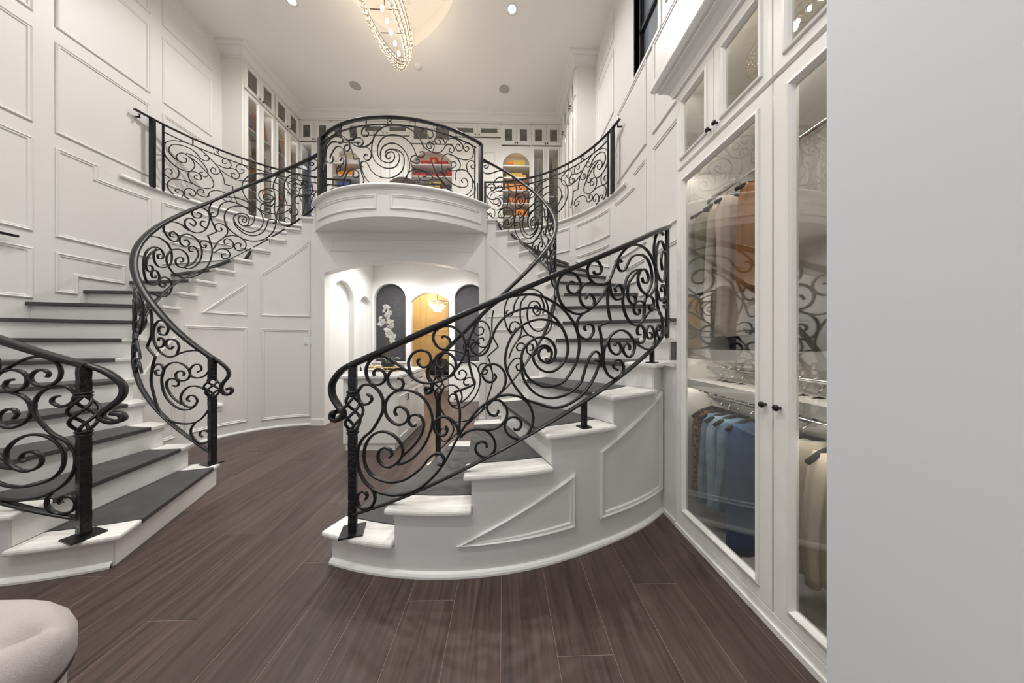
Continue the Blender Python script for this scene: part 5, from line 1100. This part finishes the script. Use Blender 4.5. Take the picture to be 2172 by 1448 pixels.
lamp('small_chandelier_lamp', 'POINT', (0,0,.05), 14, (1,.86,.66), .08, parent=c2)
# ================================================================ CEILING FIXTURES
def downlight(x_, y_, z_, label, e, size=.09, spot=128):
    r = empty('recessed_light', (x_, y_, z_)); tag(r, label, 'ceiling light', 'recessed ceiling lights')
    MB().lathe([(.058,-.002),(.085,-.004),(.09,-.001),(.09,.0)], (0,0,0), 24).build('trim_ring', PLASTIC, r)
    MB().lathe([(0,-.003),(.058,-.003)], (0,0,0), 24).build('lens', DISC, r)
    lamp('downlight', 'SPOT', (0,0,-.03), e, (1,.985,.965), size, spot=spot, parent=r)
DLE = 165
for (x_, y_) in ((-3.22,4.43),(.12,4.45),(-2.9,2.6),(-.15,2.6),(-2.4,.7),(-.7,.7),(-2.4,-.9),(-.7,-.9)):  # far pair is seen, the others are unseen and added to light the room
    lb = 'round recessed light in the high ceiling over the lower floor'
    if y_ > 4: lb = 'recessed ceiling light between the chandelier and the '+('tall cabinets of the plain wall' if x_ < -2 else 'high window')
    downlight(x_, y_, ZC, lb, DLE if y_ < 4 else 190, spot=128 if y_ < 4 else 164)
for (x_, y_) in ((-2.2,5.45),(-1.0,5.45)): downlight(x_, y_, 2.97, 'round recessed light in the hall ceiling behind the arch', 88, spot=155)  # ceiling lights added to brighten the hall
downlight(-1.6, 3.96+.95, 2.97, 'round recessed light just behind the arch', 60, spot=155)  # one more light added to brighten the hall near the arch
lamp('far_room_light', 'POINT', (-2.2,7.2,2.7), 45, (1,.85,.62), .12)  # bare warm lamp added to brighten the amber room, no fixture
for x_ in (-3.0, .0):
    r = empty('ceiling_speaker', (x_, 5.86, ZC)); tag(r, 'round grey ceiling speaker above the shelves with '+('orange and white boxes' if x_ < -1 else 'yellow boxes'), 'speaker', 'ceiling speakers')
    MB().lathe([(0,-.006),(.105,-.006)], (0,0,0), 28).build('grille', GRILLE, r); MB().lathe([(.105,-.007),(.12,-.005),(.12,0)], (0,0,0), 28).build('rim', CEIL, r)
sd = empty('smoke_detector', (-1.62, 5.42, ZC)); tag(sd, 'small white smoke detector on the ceiling', 'detector')
MB().lathe([(0,-.045),(.04,-.045),(.055,-.03),(.07,-.012),(.07,0)], (0,0,0), 24).build('housing', PLASTIC, sd); MB().lathe([(0,-.052),(.03,-.05),(.03,-.045)], (0,0,0), 16).build('sensor', PLASTIC, sd)
vt = empty('ceiling_vent', (-1.58, 4.60, ZC+.30)); tag(vt, 'small square vent inside the pointed ceiling recess', 'vent')
MB().box(-.09,.09,-.09,.09,-.012,0).build('plate', PLASTIC, vt)
for i in range(5): MB().box(-.075,.075,-.07+i*.032,-.055+i*.032,-.018,-.012).build('slat', PLASTIC, vt)
# ================================================================ WALL PLATES
def wall_plate(name, label, t, z, cat):
    p = pt('L', .962, t, z); r = empty(name, p, 0); q = pt('L', 0, t, z); r.rotation_euler = (0,0,math.atan2(q[1]-p[1], q[0]-p[0])); tag(r, label, cat); return r
sw = wall_plate('light_switch', 'white light switch plate on the curved wall beside the arch', 264.5, 1.31, 'switch')
MB().box(.0,.008,-.06,.06,-.06,.06).build('plate', PLASTIC, sw, bevel=.003)
for y_ in (-.028,.028): MB().box(.008,.013,y_-.014,y_+.014,-.033,.033).build('rocker', PLASTIC, sw, bevel=.002)
nl = wall_plate('outlet', 'white outlet with round night light low on the curved wall', 203.2, .42, 'outlet')
MB().box(.0,.008,-.038,.038,-.06,.06).build('plate', PLASTIC, nl, bevel=.003); MB().sphere((.03,0,.02), .032, 12, 8, (.8,1,1)).build('night_light', PLASTIC, nl)
